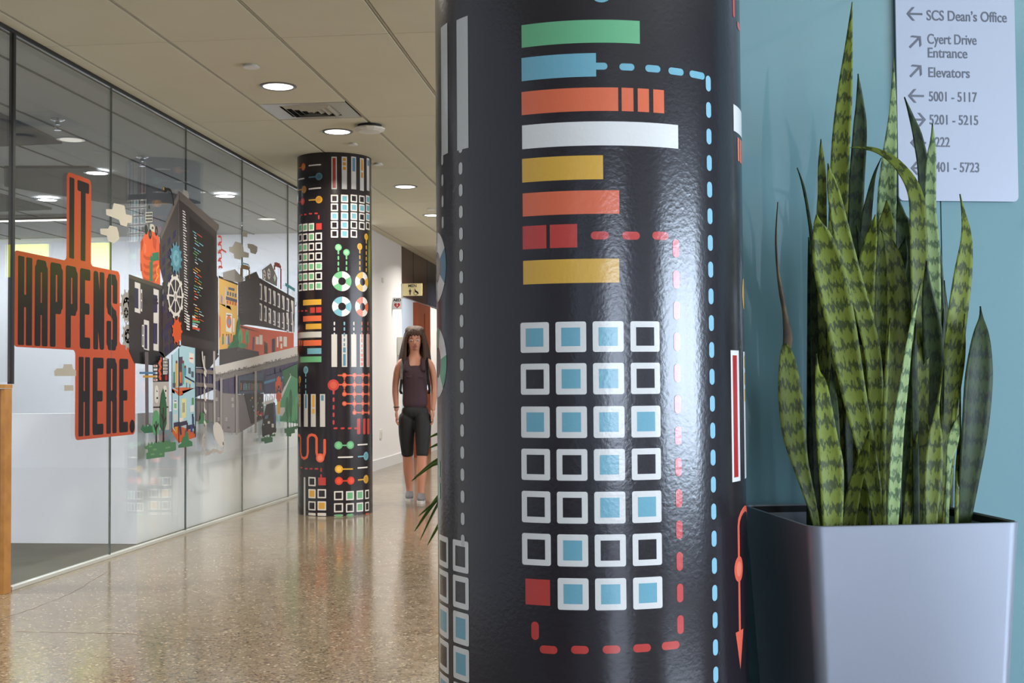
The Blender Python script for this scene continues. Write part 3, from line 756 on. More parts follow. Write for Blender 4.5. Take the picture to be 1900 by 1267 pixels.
def word(cells, zt, zb, Z, sw):
    for ch, xa, xb, ym in cells:
        ya = Fh(*Z(xa, ym))[0]; yb = Fh(*Z(xb, ym))[0]; letter(ch, ya, yb, zb, zt, sw)
zt = Fh(*Z1(275, 60))[1]; zb = Fh(*Z1(275, 378))[1]
word([('I', 273, 290, 200), ('T', 303, 349, 200)], zt, zb, Z1, 0.062)
zt = Fh(*Z1(75, 368))[1]; zb = Fh(*Z1(75, 718))[1]
word([('H', 70, 126, 550), ('A', 136, 187, 550), ('P', 196, 246, 550), ('P', 257, 304, 550), ('E', 313, 354, 550), ('N', 366, 409, 550), ('S', 418, 460, 550)], zt, zb, Z1, 0.066)
zt = Fh(*Z1(315, 765))[1]; zb = Fh(*Z1(315, 1077))[1]
word([('H', 308, 352, 900), ('E', 363, 406, 900), ('R', 417, 458, 900), ('E', 467, 502, 900)], zt, zb, Z1, 0.064)
s_, t_ = Fh(*Z1(518, 1037)); pf.layer(); pf.disc(s_, t_, 0.04, 0.042, INK)
# clouds
CL = (188, 182, 168)
for pts in ([(415, 186), (440, 186), (446, 162), (488, 172), (494, 206), (518, 212), (516, 240), (500, 240), (497, 255), (472, 248), (466, 228), (416, 208)],
            [(392, 262), (424, 262), (430, 250), (458, 256), (465, 280), (467, 302), (448, 320), (424, 312), (418, 290), (394, 284)],
            [(212, 820), (222, 810), (246, 810), (250, 794), (282, 794), (286, 812), (298, 818), (298, 840), (214, 840)], [(252, 876), (288, 876), (288, 898), (252, 898)]): fp(Z1, pts, CL)
for pts in ([(960, 600), (990, 600), (1016, 552), (1064, 566), (1085, 600), (1088, 640), (1134, 655), (1132, 694), (1068, 690), (1060, 712), (1008, 700), (1000, 660), (962, 640)],
            [(1122, 572), (1170, 578), (1208, 600), (1206, 640), (1192, 664), (1148, 652), (1142, 620), (1124, 608)], [(1076, 468), (1118, 478), (1120, 516), (1078, 508)]): fp(Z2, pts, (168, 164, 154))
fp(Z2, [(560, 100), (600, 116), (612, 150), (610, 186), (560, 150)], (140, 138, 132))
# gears left
def gear(Z, x, y, r, col, col2, n=10):
    r = vr(Z, x, y, r)
    s, t = Fh(*Z(x, y)); pf.layer(); pf.disc(s, t, r*0.82, r*0.82, col)
    for i in range(n):
        a = 2*PI*i/n; c_, s2 = math.cos(a), math.sin(a); q = []
        for (u, v) in ((0.75, -0.12), (1.02, -0.085), (1.02, 0.085), (0.75, 0.12)): q.append((s+r*(u*c_-v*s2), t+r*(u*s2+v*c_)))
        pf.poly(q, col)
    pf.layer(); pf.disc(s, t, r*0.52, r*0.52, col2)
    pf.layer(); pf.disc(s, t, r*0.2, r*0.2, col)
    for i in range(6): a = 2*PI*i/6; pf.disc(s+r*.36*math.cos(a), t+r*.36*math.sin(a), r*.07, r*.07, col)
gear(Z2, 70, 1110, 140, (150, 146, 142), (176, 174, 170)); gear(Z3, 60, 0, 80, (150, 146, 142), (176, 174, 170)); gear(Z3, 74, 190, 115, (150, 146, 142), (186, 182, 178))
# potato-shaped orange balloon with rover
fp(Z2, [(200, 560), (214, 510), (240, 470), (290, 455), (330, 478), (350, 520), (360, 600), (360, 960), (215, 900), (200, 830), (188, 760), (186, 640)], (214, 90, 56))
for pts in ([(190, 560), (205, 525), (215, 560), (200, 640), (190, 620)], [(186, 740), (200, 750), (206, 812), (190, 812)]): fp(Z2, pts, (170, 64, 40))
for k, (y, d) in enumerate(((665, 0), (740, 0), (800, 0), (860, 0))):
    fp(Z2, [(216, y), (240, y+18), (280, y+24), (330, y+6), (340, y+24), (290, y+52), (240, y+48), (216, y+24)], (182, 70, 44))
fp(Z2, [(222, 560), (240, 590), (238, 650), (222, 660)], (226, 112, 74)); fp(Z2, [(290, 500), (330, 540), (322, 640), (300, 600)], (184, 72, 46))
fl2(Z2, [(282, 900), (282, 730), (292, 690), (350, 680)], 0.055, (50, 112, 84)); fl2(Z2, [(350, 760), (330, 790), (332, 830), (345, 850), (318, 900)], 0.012, (214, 160, 50))
fr(Z2, 250, 253, 185, 300, (60, 60, 62)); fr(Z2, 264, 267, 240, 300, (60, 60, 62)); fd(Z2, 265, 255, 6, 16, (50, 50, 50))
fr(Z2, 232, 292, 300, 388, (206, 202, 190), -0.06)
for i in range(5):
    for j in range(3): fr(Z2, 236+11*i, 245+11*i, 305+27*j-i*0.5, 326+27*j-i*0.5, (44, 46, 54))
fr(Z2, 246, 250, 388, 440, (170, 150, 100)); fp(Z2, [(272, 400), (300, 404), (322, 450), (322, 474), (296, 470), (270, 440)], (190, 184, 168)); fr(Z2, 286, 302, 424, 446, (70, 70, 70))
for x, y in ((238, 450), (272, 490), (326, 462), ): fd(Z2, x, y, 13, 43, (44, 42, 44)); fd(Z2, x, y, 5, 18, (90, 86, 84))
# dark left block
DK, DK2, DK3 = (56, 50, 52), (46, 42, 46), (70, 64, 62)
fp(Z2, [(86, 838), (384, 944), (384, 1290), (86, 1290)], DK2); fp(Z3, [(82, 60), (360, 60), (360, 335), (372, 370), (372, 412), (310, 430), (128, 410), (84, 310)], DK2)
fp(Z2, [(86, 838), (384, 940), (384, 972), (86, 872)], DK3); fp(Z3, [(84, 300), (355, 318), (376, 360), (376, 400), (128, 408)], (36, 34, 38))
NAVY = (44, 42, 74); WH = (206, 202, 200)
for pts, c in (([(138, 904), (186, 920), (186, 1180), (138, 1166)], WH), ([(138, 956), (170, 965), (170, 1140), (138, 1130)], NAVY), ([(190, 968), (202, 972), (202, 1164), (190, 1160)], WH), ([(193, 1000), (199, 1002), (199, 1060), (193, 1060)], DK2), ([(193, 1072), (199, 1074), (199, 1140), (193, 1138)], DK2),
               ([(301, 962), (347, 978), (347, 1262), (301, 1250)], WH), ([(301, 1015), (334, 1024), (334, 1205), (301, 1198)], NAVY)): fp(Z2, pts, c)
for pts, c in (([(202, 56), (244, 68), (244, 308), (202, 296)], WH), ([(206, 96), (230, 100), (230, 296), (206, 290)], NAVY), ([(187, 98), (202, 100), (202, 282), (187, 276)], WH), ([(191, 108), (198, 110), (198, 178), (191, 178)], DK2), ([(191, 190), (198, 190), (198, 266), (191, 262)], DK2),
               ([(280, 0), (322, 0), (322, 312), (280, 304)], WH), ([(280, 84), (311, 88), (311, 256), (280, 250)], NAVY)): fp(Z3, pts, c)
for (x, y) in ((110, 1060), (230, 1080), (320, 1080)):
    for i in range(3):
        for j in range(2): fd(Z2, x-12+12*i+(j % 2)*5, y+j*30-20, 5, 10, (40, 36, 40))
# tower: left face, roof, front face
fp(Z2, [(355, 505), (520, 110), (524, 1290), (384, 1290), (384, 900), (355, 780)], (64, 60, 62))
fp(Z3, [(355, 0), (500, 0), (490, 265), (372, 362), (355, 320)], (58, 54, 58))
for j in range(8):
    for i in range(3):
        x0 = 376+46*i; yb = 600+105*j-i*62
        if yb > 420+i*-120: fp(Z2, [(x0, yb), (x0+26, yb-34), (x0+26, yb+30), (x0, yb+64)], NAVY if (i+j) % 3 else (50, 48, 56))
for j in range(3):
    for i in range(2):
        x0 = 372+44*i; yb = 100+90*j-26*i; fp(Z3, [(x0, yb), (x0+28, yb-22), (x0+28, yb+36), (x0, yb+58)], NAVY)
fp(Z2, [(520, 110), (868, 408), (868, 440), (850, 470), (850, 850), (862, 870), (862, 1290), (524, 1290)], (50, 46, 48))
fp(Z3, [(500, 0), (804, 0), (804, 330), (500, 262)], (50, 46, 48)); fp(Z3, [(484, 262), (804, 318), (796, 350), (760, 300), (600, 286), (484, 276)], (40, 37, 40))
fp(Z2, [(520, 110), (868, 408), (868, 440), (850, 470), (600, 250), (524, 190)], (84, 78, 76)); fp(Z2, [(355, 505), (520, 110), (520, 180), (372, 520), (372, 545)], (98, 92, 88))
fp(Z2, [(610, 330), (836, 520), (836, 1250), (610, 1250)], (34, 31, 33)); fp(Z3, [(506, 0), (772, 0), (772, 240), (506, 178)], (34, 31, 33))
random.seed(3)
cc = [WH, (196, 70, 46), (90, 150, 96), (110, 170, 190), (206, 150, 60)]
for j in range(42):
    y = 285+j*23.5; x0 = 552+min(j, 20)*0.6
    fl2(Z2, [(x0, y), (x0+18+random.random()*16, y+16)], 0.0075, WH)
    if j > 4 and j % 7 != 3:
        xx = 640+random.random()*22; c_ = random.choice(cc)
        for k in range(random.choice((1, 1, 2, 2))):
            L = 14+random.random()*30; yy = y+60+(xx-640)*0.62*(1 if j < 24 else 0.5)
            fl2(Z2, [(xx, yy), (xx+L, yy+L*(0.72 if j < 24 else 0.5))], 0.0058, c_); xx += L+7; c_ = random.choice(cc)
for j in range(6): fl2(Z3, [(542, 20+j*22), (568, 30+j*22)], 0.012, WH); fl2(Z3, [(590, 30+j*19), (614+(j % 3)*18, 40+j*19)], 0.014, cc[j % 4])
gear(Z2, 492, 700, 138, (76, 128, 148), (104, 156, 172), 12)
def wheel(Z, x, y, r, col):
    r = vr(Z, x, y, r)
    s, t = Fh(*Z(x, y)); pf.layer()
    for i in range(20):
        a = 2*PI*i/20; pf.sector(s, t, r*0.78, r*0.93, a, a+PI/10+0.01, col, 1)
        if i % 2 == 0: pf.sector(s, t, r*0.9, r*1.04, a, a+PI/14, col, 1)
    for i in range(8): a = 2*PI*i/8; pf.line([(s+r*.15*math.cos(a), t+r*.15*math.sin(a)), (s+r*.82*math.cos(a), t+r*.82*math.sin(a))], r*0.09, col, False)
    pf.disc(s, t, r*0.24, r*0.24, col); pf.layer(); pf.disc(s, t, r*0.14, r*0.14, (150, 146, 140))
wheel(Z2, 486, 1030, 188, (206, 202, 196))
gear(Z3, 466, 150, 112, (206, 80, 40), (226, 110, 66), 9)
# plug on cable
fl2(Z2, [(470, 240), (462, 160), (445, 110), (420, 98), (404, 100)], 0.02, (30, 28, 30)); fp(Z2, [(384, 74), (410, 90), (412, 122), (388, 130), (380, 110)], (34, 30, 30)); fl2(Z2, [(380, 92), (388, 96)], 0.02, (176, 140, 60))
# red circuit line
for k in range(4):
    y = 510+k*70; fl2(Z2, [(856, y), (878, y), (886, y+14), (886, y+50), (864, y+56), (862, y+70)], 0.016, (176, 62, 50))
for pts in ([(886, 620), (928, 648)], [(862, 770), (896, 780)]): fl2(Z2, pts, 0.014, (176, 62, 50))
# yellow-walled room
fp(Z2, [(864, 860), (1026, 930), (1026, 1290), (864, 1290)], (220, 176, 96)); fp(Z3, [(806, 0), (950, 0), (950, 230), (880, 290), (806, 300)], (222, 172, 88))
fp(Z2, [(868, 1094), (1026, 1130), (1026, 1180), (868, 1160)], (96, 74, 82)); fp(Z2, [(862, 850), (1030, 920), (1030, 935), (862, 870)], DK)
fp(Z2, [(926, 1030), (1024, 1060), (1024, 1086), (926, 1060)], (92, 86, 100))
for i in range(4): fr(Z2, 936+22*i, 950+22*i, 988+6*i, 1022+6*i, (80, 104, 128)); fr(Z2, 932+23*i, 948+23*i, 1068+5*i, 1096+5*i, (196, 96, 70))
fp(Z2, [(918, 944), (928, 948), (930, 1000), (924, 1050), (932, 1110), (922, 1130), (914, 1060)], (190, 192, 196)); fp(Z2, [(882, 1010), (896, 1040), (894, 1100), (880, 1080)], (150, 130, 170)); fr(Z2, 946, 1000, 950, 972, (96, 100, 110), 0.25)
fp(Z3, [(862, 0), (912, 10), (906, 165), (862, 150)], (226, 222, 214)); fd(Z3, 886, 74, 20, 52, (214, 110, 70)); fd(Z3, 886, 74, 10, 26, (110, 150, 190))
fp(Z3, [(918, 44), (932, 48), (930, 160), (918, 156)], (226, 222, 214)); fr(Z3, 866, 904, 16, 22, DK, 0.1)
for x, c in ((838, (100, 130, 110)), (868, (190, 190, 200)), (884, (80, 110, 150)), (904, (220, 110, 80))): fp(Z3, [(x-7, 190), (x+6, 188), (x+8, 252), (x-8, 262)], c); fd(Z3, x, 180, 5, 9, (120, 80, 60))
fp(Z3, [(806, 18), (818, 40), (818, 190), (806, 210)], (210, 110, 80))
# right dark building
fp(Z2, [(898, 824), (1004, 794), (1080, 886), (1060, 920), (900, 880)], (150, 146, 142)); 
for k in range(6): fl2(Z2, [(1004, 808+14*k), (1070-8*k+20, 884+8*k)], 0.006, (96, 94, 94))
fp(Z2, [(1030, 910), (1210, 868), (1210, 1258), (1030, 1290)], (70, 68, 74)); fp(Z2, [(1090, 860), (1190, 814), (1212, 862), (1212, 880), (1092, 900)], (60, 58, 62))
fp(Z2, [(1210, 866), (1524, 1046), (1524, 1290), (1210, 1290)], DK2)
fp(Z3, [(960, 0), (1130, 0), (1420, 0), (1416, 160), (1130, 110), (970, 90)], (58, 55, 60)); fp(Z3, [(1130, 0), (1420, 0), (1416, 100), (1136, 60)], DK2)
for j in range(9): fl2(Z2, [(1044, 960+j*34), (1196, 926+j*36)], 0.006, (52, 50, 56))
for i in range(8):
    x0 = 1218+39*i; y0 = 915+21*i
    for dy in (0, 172):
        fp(Z2, [(x0, y0+dy), (x0+22, y0+12+dy), (x0+22, y0+152+dy-8*i//2), (x0, y0+140+dy-8*i//2)], WH); fp(Z2, [(x0+1, y0+dy+20), (x0+11, y0+24+dy), (x0+11, y0+136+dy-8*i//2), (x0+1, y0+130+dy-8*i//2)], NAVY)
for i in range(8):
    x0 = 1132+36*i; fp(Z3, [(x0, 0), (x0+20, 0), (x0+22, 70+5*i), (x0+4, 62+5*i)], WH); fp(Z3, [(x0+2, 0), (x0+10, 0), (x0+13, 52+5*i), (x0+6, 50+5*i)], NAVY)
fp(Z2, [(1238, 800), (1316, 742), (1372, 870), (1368, 944), (1240, 880)], (112, 110, 110))
for x, y in ((1258, 846), (1298, 836)): fd(Z2, x, y, 13, 48, (206, 202, 198)); fd(Z2, x-4, y-16, 4, 8, DK); fd(Z2, x+4, y+16, 4, 8, DK); fd(Z2, x+4, y-10, 3, 6, DK)
fl2(Z2, [(1344, 850), (1354, 890)], 0.05, (206, 202, 198))
fl2(Z2, [(1346, 800), (1346, 758), (1358, 752), (1394, 766), (1402, 790), (1402, 968)], 0.04, (122, 42, 40)); fl2(Z2, [(1052, 856), (1054, 784), (1064, 772), (1118, 784), (1126, 800), (1126, 878)], 0.035, (120, 92, 56)); fl2(Z2, [(1062, 740), (1120, 756), (1132, 790)], 0.012, (110, 150, 164))
fr(Z2, 1440, 1524, 912, 940, (60, 120, 128), 0.6)
for k in range(6): fl2(Z2, [(1450+13*k, 950+8*k), (1450+13*k, 985+8*k)], 0.004, (100, 120, 150))
fl2(Z2, [(1538, 1080), (1536, 1110), (1526, 1116)], 0.012, (40, 44, 54))
# brick-red hall with bushes
fp(Z3, [(950, 90), (975, 100), (1136, 130), (1410, 165), (1410, 280), (1440, 270), (1440, 290), (960, 400), (880, 300), (950, 230)], (196, 92, 72)); fp(Z3, [(975, 104), (1136, 132), (1410, 165), (1410, 185), (1136, 160), (978, 125)], (96, 60, 60))
for (x0, y0, w_, h_) in ((1100, 194, 26, 62), (1130, 180, 26, 78), (1272, 196, 12, 84), (1294, 192, 22, 40), (1302, 250, 14, 40), (1326, 194, 28, 80)): fr(Z3, x0, x0+w_, y0, y0+h_, (214, 210, 202), 0.08)
for (x0, y0) in ((1176, 250), (1190, 262), (1250, 240)): fp(Z3, [(x0-7, y0), (x0+7, y0), (x0+8, y0+80), (x0-6, y0+84)], (60, 62, 52)); fd(Z3, x0, y0-8, 6, 11, (80, 54, 44))
fp(Z3, [(1232, 214), (1258, 210), (1258, 318), (1232, 322)], (64, 60, 76)); fp(Z3, [(1076, 200), (1088, 196), (1086, 300), (1072, 302)], (84, 84, 110))
GR, GR2, GR3 = (66, 128, 92), (48, 104, 72), (90, 160, 112)
fp(Z3, [(870, 292), (890, 250), (916, 232), (920, 180), (940, 180), (946, 100), (960, 20), (972, 60), (974, 180), (960, 280)], GR2)
fp(Z3, [(870, 292), (890, 250), (930, 232), (946, 200), (962, 276), (940, 284)], GR); fd(Z3, 976, 192, 17, 60, GR3); fl2(Z3, [(974, 180), (974, 290)], 0.012, GR2)
fd(Z3, 1030, 196, 17, 60, GR3); fl2(Z3, [(1030, 180), (1030, 290)], 0.014, GR2); fd(Z3, 990, 268, 34, 22, GR)
# walkway
fp(Z3, [(804, 300), (950, 280), (960, 280), (1126, 316), (1126, 345), (950, 400), (804, 435)], (62, 59, 64)); fp(Z3, [(950, 280), (1126, 318), (1126, 350), (950, 398)], (74, 70, 76))
fp(Z3, [(600, 446), (770, 446), (950, 400), (1440, 290), (1440, 560), (1120, 660), (830, 660), (770, 620), (600, 690)], (66, 64, 92))
for k in range(22): fl2(Z3, [(612+38*k, 460-(k > 4)*(k-4)*4), (612+38*k, 660)], 0.006, (46, 44, 66))
fp(Z3, [(768, 436), (1440, 274), (1440, 384), (768, 550)], (206, 202, 198)); fl2(Z3, [(768, 522), (1440, 362)], 0.03, (120, 116, 116)); fl2(Z3, [(768, 548), (1440, 384)], 0.02, (120, 116, 116))
random.seed(5)
for k in range(110):
    x = 772+random.random()*660; y = 522-(x-768)*0.238-random.random()*26; fl2(Z3, [(x, y), (x+5, y+1)], 0.01, (110, 106, 110))
fp(Z3, [(600, 706), (760, 706), (770, 620), (830, 650), (952, 660), (960, 975), (830, 965), (780, 900), (730, 890), (740, 880), (600, 880)], (116, 110, 112))
fp(Z3, [(830, 656), (952, 664), (962, 972), (830, 964)], (132, 126, 128)); fp(Z3, [(952, 664), (1160, 660), (1160, 860), (965, 972)], (104, 100, 104))
fp(Z3, [(864, 782), (884, 782), (884, 914), (864, 914)], (50, 48, 52)); fr(Z3, 864, 884, 924, 940, (90, 86, 90))
for (x, y) in ((900, 690), (902, 740), (850, 850), (770, 690), (786, 850)):
    for i in range(2):
        for j in range(3): fr(Z3, x+9*i, x+6+9*i, y+10*j, y+6+10*j, (196, 192, 190))
for x in (616, 646, 676, 706): fl2(Z3, [(x, 480), (x, 880)], 0.016, (96, 88, 88))
fl2(Z3, [(600, 470), (768, 486)], 0.03, (120, 110, 110)); fl2(Z3, [(600, 580), (768, 594)], 0.03, (120, 110, 110)); fl2(Z3, [(600, 704), (768, 720)], 0.02, (90, 84, 86))
fp(Z3, [(604, 286), (760, 312), (796, 350), (720, 450), (604, 440)], (38, 36, 40))
fp(Z3, [(952, 520), (1160, 480), (1160, 650), (952, 662)], (62, 78, 100)); fp(Z3, [(966, 550), (1154, 552), (1154, 626), (966, 640)], (40, 42, 52))
for k in range(16):
    x = 972+11*k; fr(Z3, x, x+7, 566+random.random()*10, 628, random.choice([(190, 188, 184), (90, 96, 106), (84, 140, 140), (170, 90, 60)]))
fp(Z3, [(1000, 660), (1158, 655), (1158, 850), (1060, 900)], (44, 44, 52))
for (pts) in ([(1040, 780), (1040, 690), (1100, 670), (1140, 670)], [(1052, 790), (1052, 700), (1110, 690)]): fl2(Z3, pts, 0.016, (150, 150, 156))
for k in range(24): x, y = 1046+random.random()*104, 690+random.random()*170; fl2(Z3, [(x, y), (x+8, y-2)], 0.012, random.choice(cc))
fl2(Z3, [(1120, 800), (1104, 810), (1120, 830), (1146, 810), (1140, 850)], 0.012, (190, 60, 50))
for (x, yb) in ((812, 980), (938, 1000), (1093, 984)): 
    fl2(Z3, [(x, 530-(x-812)*0.2), (x, yb-10)], 0.05 if x < 1000 else 0.06, (150, 144, 142))
fl2(Z3, [(755, 312), (758, 900)], 0.045, (168, 164, 160)); fl2(Z3, [(675, 350), (675, 1020)], 0.032, (168, 162, 158))
# hanging robot garland and greenery at right
fp(Z3, [(1160, 520), (1440, 440), (1440, 650), (1160, 660)], (58, 66, 96)); fp(Z3, [(1160, 560), (1440, 480), (1440, 500), (1160, 580)], (70, 130, 160))
fp(Z3, [(1262, 770), (1378, 506), (1440, 520), (1440, 900), (1290, 880)], (76, 146, 108)); fl2(Z3, [(1262, 770), (1378, 506)], 0.04, (200, 198, 194)); fp(Z3, [(1310, 470), (1440, 410), (1440, 540), (1378, 506), (1330, 600)], GR2)
fp(Z3, [(1256, 770), (1330, 768), (1330, 840), (1256, 830)], (190, 186, 184))
for x in (1258, 1304): fl2(Z3, [(x, 450), (x, 600), (1268 if x < 1280 else 1294, 680)], 0.022, (40, 40, 46)); fl2(Z3, [(x, 560), (x, 640)], 0.03, (200, 80, 56))
fd(Z3, 1280, 570, 18, 56, (206, 84, 56)); fd(Z3, 1280, 690, 15, 52, (200, 80, 54)); fp(Z3, [(1268, 720), (1294, 720), (1290, 820), (1272, 820)], (214, 150, 50)); fd(Z3, 1280, 604, 8, 14, (40, 38, 42)); fp(Z3, [(1276, 830), (1290, 830), (1284, 950)], (140, 190, 210)); fl2(Z3, [(1264, 650), (1262, 700)], 0.03, (200, 80, 56)); fl2(Z3, [(1298, 650), (1300, 700)], 0.03, (200, 80, 56))
for (x, y, ry) in ((1350, 790, 0.55), (1378, 740, 0.6), (1400, 820, 0.35), (1424, 780, 0.5)): fl2(Z3, [(x, y), (x, 950)], 0.02, (40, 60, 50)); fd(Z3, x, y-5, 13, ry*190, GR2 if x % 4 else GR3)
fp(Z3, [(1290, 876), (1310, 836), (1330, 800), (1350, 860), (1340, 874)], GR); fp(Z3, [(1326, 940), (1440, 915), (1440, 935), (1412, 945), (1412, 975), (1384, 980), (1380, 1004), (1344, 1000), (1342, 978), (1328, 974)], GR2)
# black van with rooftop kit
fp(Z3, [(1140, 930), (1152, 860), (1166, 800), (1180, 740), (1214, 716), (1250, 730), (1258, 850), (1256, 960), (1226, 980), (1160, 1000), (1146, 980)], (30, 30, 34)); fp(Z3, [(1172, 838), (1196, 828), (1190, 856), (1166, 862)], (84, 106, 136)); fl2(Z3, [(1244, 740), (1250, 900)], 0.05, (60, 70, 120))
for x, y in ((1156, 985), (1214, 980), (1250, 950)): fd(Z3, x, y, 11, 24, (22, 22, 26))
fr(Z3, 1190, 1208, 880, 900, (190, 188, 184)); fr(Z3, 1222, 1240, 900, 930, (190, 188, 184)); fd(Z3, 1156, 906, 4, 7, (190, 190, 190))
for k in range(9): fl2(Z3, [(1168+9*k, 740-3*(k % 3)), (1176+9*k, 655+10*(k % 4))], 0.012, (190, 188, 186) if k % 2 else (90, 90, 96))
fl2(Z3, [(1162, 736), (1236, 712)], 0.03, (190, 188, 186))
fp(Z3, [(1134, 1020), (1160, 1014), (1164, 1000), (1176, 1012), (1184, 996), (1196, 1010), (1206, 1000), (1230, 1012), (1230, 1048), (1166, 1062), (1160, 1044), (1136, 1044)], GR2); fp(Z3, [(1214, 994), (1226, 980), (1236, 990), (1242, 976), (1252, 986), (1252, 1000), (1214, 1004)], GR2)
# socket tower, post, circuit panel
fl2(Z3, [(203, 318), (206, 910)], 0.055, (92, 84, 88)); fp(Z3, [(254, 562), (384, 562), (388, 950), (260, 950), (254, 770)], (176, 170, 166)); fl2(Z3, [(256, 767), (380, 765)], 0.01, DK)
fp(Z3, [(312, 345), (384, 376), (384, 560), (254, 562), (252, 420), (312, 400)], (28, 26, 30))
for k in range(5): fr(Z3, 259, 290, 424+28*k, 442+28*k, WH); fr(Z3, 263, 282, 429+28*k, 437+28*k, [(160, 40, 40), (200, 150, 60), (84, 140, 180), (200, 150, 60), (160, 40, 40)][k])
for j in range(5):
    for i in range(3): fr(Z3, 336+13*i, 346+13*i, 366+26*j, 386+26*j, WH); fr(Z3, 339+13*i, 343+13*i, 371+26*j, 381+26*j, [(200, 150, 60), (28, 26, 30), (84, 140, 180)][(i+j) % 3])
fr(Z3, 334, 370, 492, 500, WH); fr(Z3, 350, 370, 506, 548, (150, 40, 40)); fl2(Z3, [(318, 362), (318, 400), (302, 400), (302, 420), (318, 432), (318, 450), (302, 460), (302, 480), (316, 490), (316, 505), (304, 510), (304, 530), (320, 536)], 0.022, (214, 90, 56))
fl2(Z3, [(146, 488), (270, 489)], 0.014, (70, 110, 150)); fd(Z3, 146, 488, 4, 9, (50, 80, 110)); fl2(Z3, [(174, 518), (270, 518)], 0.014, (190, 140, 60)); fd(Z3, 174, 518, 4, 8, (190, 140, 60))
for x, y in ((281, 662), (350, 662)):
    s, t = Fh(*Z3(x, y)); pf.layer(); pf.rect(s-0.033, s+0.033, t-vr(Z3, x, y, 72), t+vr(Z3, x, y, 72), (214, 210, 204), 0.03)
    for (dx, dy) in ((4, -28), (-8, 0), (4, 30)): fr(Z3, x+dx-4, x+dx+8, y+dy-8, y+dy+8, (30, 28, 30))
# glass room tower
fp(Z3, [(406, 345), (484, 266), (600, 288), (600, 1010), (462, 1056), (406, 970)], (168, 206, 220)); fp(Z3, [(484, 266), (600, 288), (600, 1005), (484, 1000)], (186, 216, 226))
fp(Z3, [(406, 612), (462, 640), (600, 608), (600, 640), (462, 676), (406, 645)], (198, 92, 56)); fp(Z3, [(420, 606), (520, 606), (590, 612), (462, 640)], (196, 108, 74)); fp(Z3, [(410, 935), (462, 1000), (600, 975), (600, 1010), (462, 1056), (410, 975)], (204, 96, 58)); fp(Z3, [(415, 925), (470, 920), (600, 965), (600, 980), (462, 1005)], (190, 96, 66))
fp(Z3, [(462, 360), (494, 356), (494, 590), (462, 600)], (84, 66, 86)); fp(Z3, [(486, 700), (520, 694), (520, 850), (486, 860)], (226, 216, 150)); fr(Z3, 494, 499, 730, 810, (60, 80, 100)); fr(Z3, 505, 510, 728, 808, (60, 80, 100))
fp(Z3, [(546, 322), (586, 334), (584, 416), (546, 396)], (226, 222, 216)); fl2(Z3, [(552, 370), (578, 372)], 0.01, (200, 90, 70)); fp(Z3, [(418, 706), (448, 704), (448, 790), (420, 786)], (226, 226, 222)); fr(Z3, 424, 444, 712, 720, (60, 90, 150)); fr(Z3, 424, 444, 735, 775, (120, 180, 130))
for x, y, c, h in ((444, 400, (220, 160, 60), 200), (498, 400, (90, 160, 150), 180), (478, 470, (220, 110, 60), 100), (514, 440, (90, 140, 170), 70)): fp(Z3, [(x-10, y+12), (x+9, y+10), (x+8, y+h), (x-7, y+h)], c); fd(Z3, x, y, 8, 13, (120, 70, 50))
fp(Z3, [(510, 510), (590, 556), (590, 570), (510, 524)], (60, 64, 80)); 
for (x, y) in ((550, 470), (574, 500)): fp(Z3, [(x-10, y-26), (x+10, y-22), (x+10, y+28), (x-10, y+22)], (90, 96, 110))
for (x, y) in ((526, 580), (552, 590)): fl2(Z3, [(x, y-20), (x, y+30)], 0.014, (80, 84, 96)); fd(Z3, x, y-24, 8, 12, (226, 200, 120))
fl2(Z3, [(424, 480), (424, 610)], 0.03, (70, 130, 100)); fl2(Z3, [(424, 570), (424, 606)], 0.05, (90, 84, 96))
for (x, y, c) in ((434, 850, (206, 206, 206)), (484, 880, (230, 226, 220)), (504, 900, (200, 200, 196)), (570, 780, (226, 226, 226))): fp(Z3, [(x-18, y-26), (x+14, y-30), (x+16, y+22), (x-14, y+28)], c)
for pts in ([(420, 910), (470, 900), (480, 990)], [(470, 905), (530, 890), (530, 960)], [(530, 930), (590, 920), (590, 980)], [(574, 820), (580, 930)]): fl2(Z3, pts, 0.03, (60, 56, 76))
for (x, y, c) in ((440, 950, (210, 150, 50)), (566, 940, (60, 70, 130)), (578, 870, (60, 70, 110)), (520, 980, (90, 90, 110))): fp(Z3, [(x-8, y-26), (x+8, y-26), (x+8, y+26), (x-8, y+28)], c)
fl2(Z3, [(576, 690), (576, 745)], 0.04, (90, 150, 100)); fl2(Z3, [(405, 340), (406, 968)], 0.012, (30, 30, 34)); fl2(Z3, [(462, 290), (462, 1056)], 0.012, (40, 50, 60)); fl2(Z3, [(598, 288), (598, 1008)], 0.016, (40, 44, 54))
# trees and bushes in front
fp(Z3, [(150, 946), (166, 904), (184, 930), (196, 900), (208, 926), (224, 898), (238, 920), (250, 905), (256, 970), (180, 978)], GR2)
fp(Z3, [(182, 1084), (206, 1076), (214, 1052), (226, 1072), (240, 1046), (254, 1068), (268, 1042), (282, 1062), (296, 1036), (312, 1058), (326, 1034), (340, 1052), (356, 1030), (372, 1048), (384, 1026), (396, 1050), (436, 1048), (440, 1112), (424, 1120), (346, 1132), (344, 1168), (196, 1188), (194, 1140), (210, 1130), (206, 1108), (184, 1104)], (78, 128, 92))
fl2(Z3, [(278, 1060), (276, 900)], 0.03, (54, 44, 48)); fl2(Z3, [(336, 1050), (336, 800)], 0.03, (54, 44, 48))
fd(Z3, 275, 894, 31, 104, (86, 152, 104)); fp(Z3, [(308, 760), (318, 660), (334, 612), (350, 660), (362, 760), (362, 900), (336, 985), (308, 910)], (46, 92, 62))
for pts in ([(278, 1050), (276, 880)], [(276, 960), (258, 905)], [(277, 940), (294, 900)], [(336, 1050), (334, 770)], [(335, 880), (318, 820)], [(335, 900), (356, 850)]): fl2(Z3, pts, 0.018, (48, 40, 44))
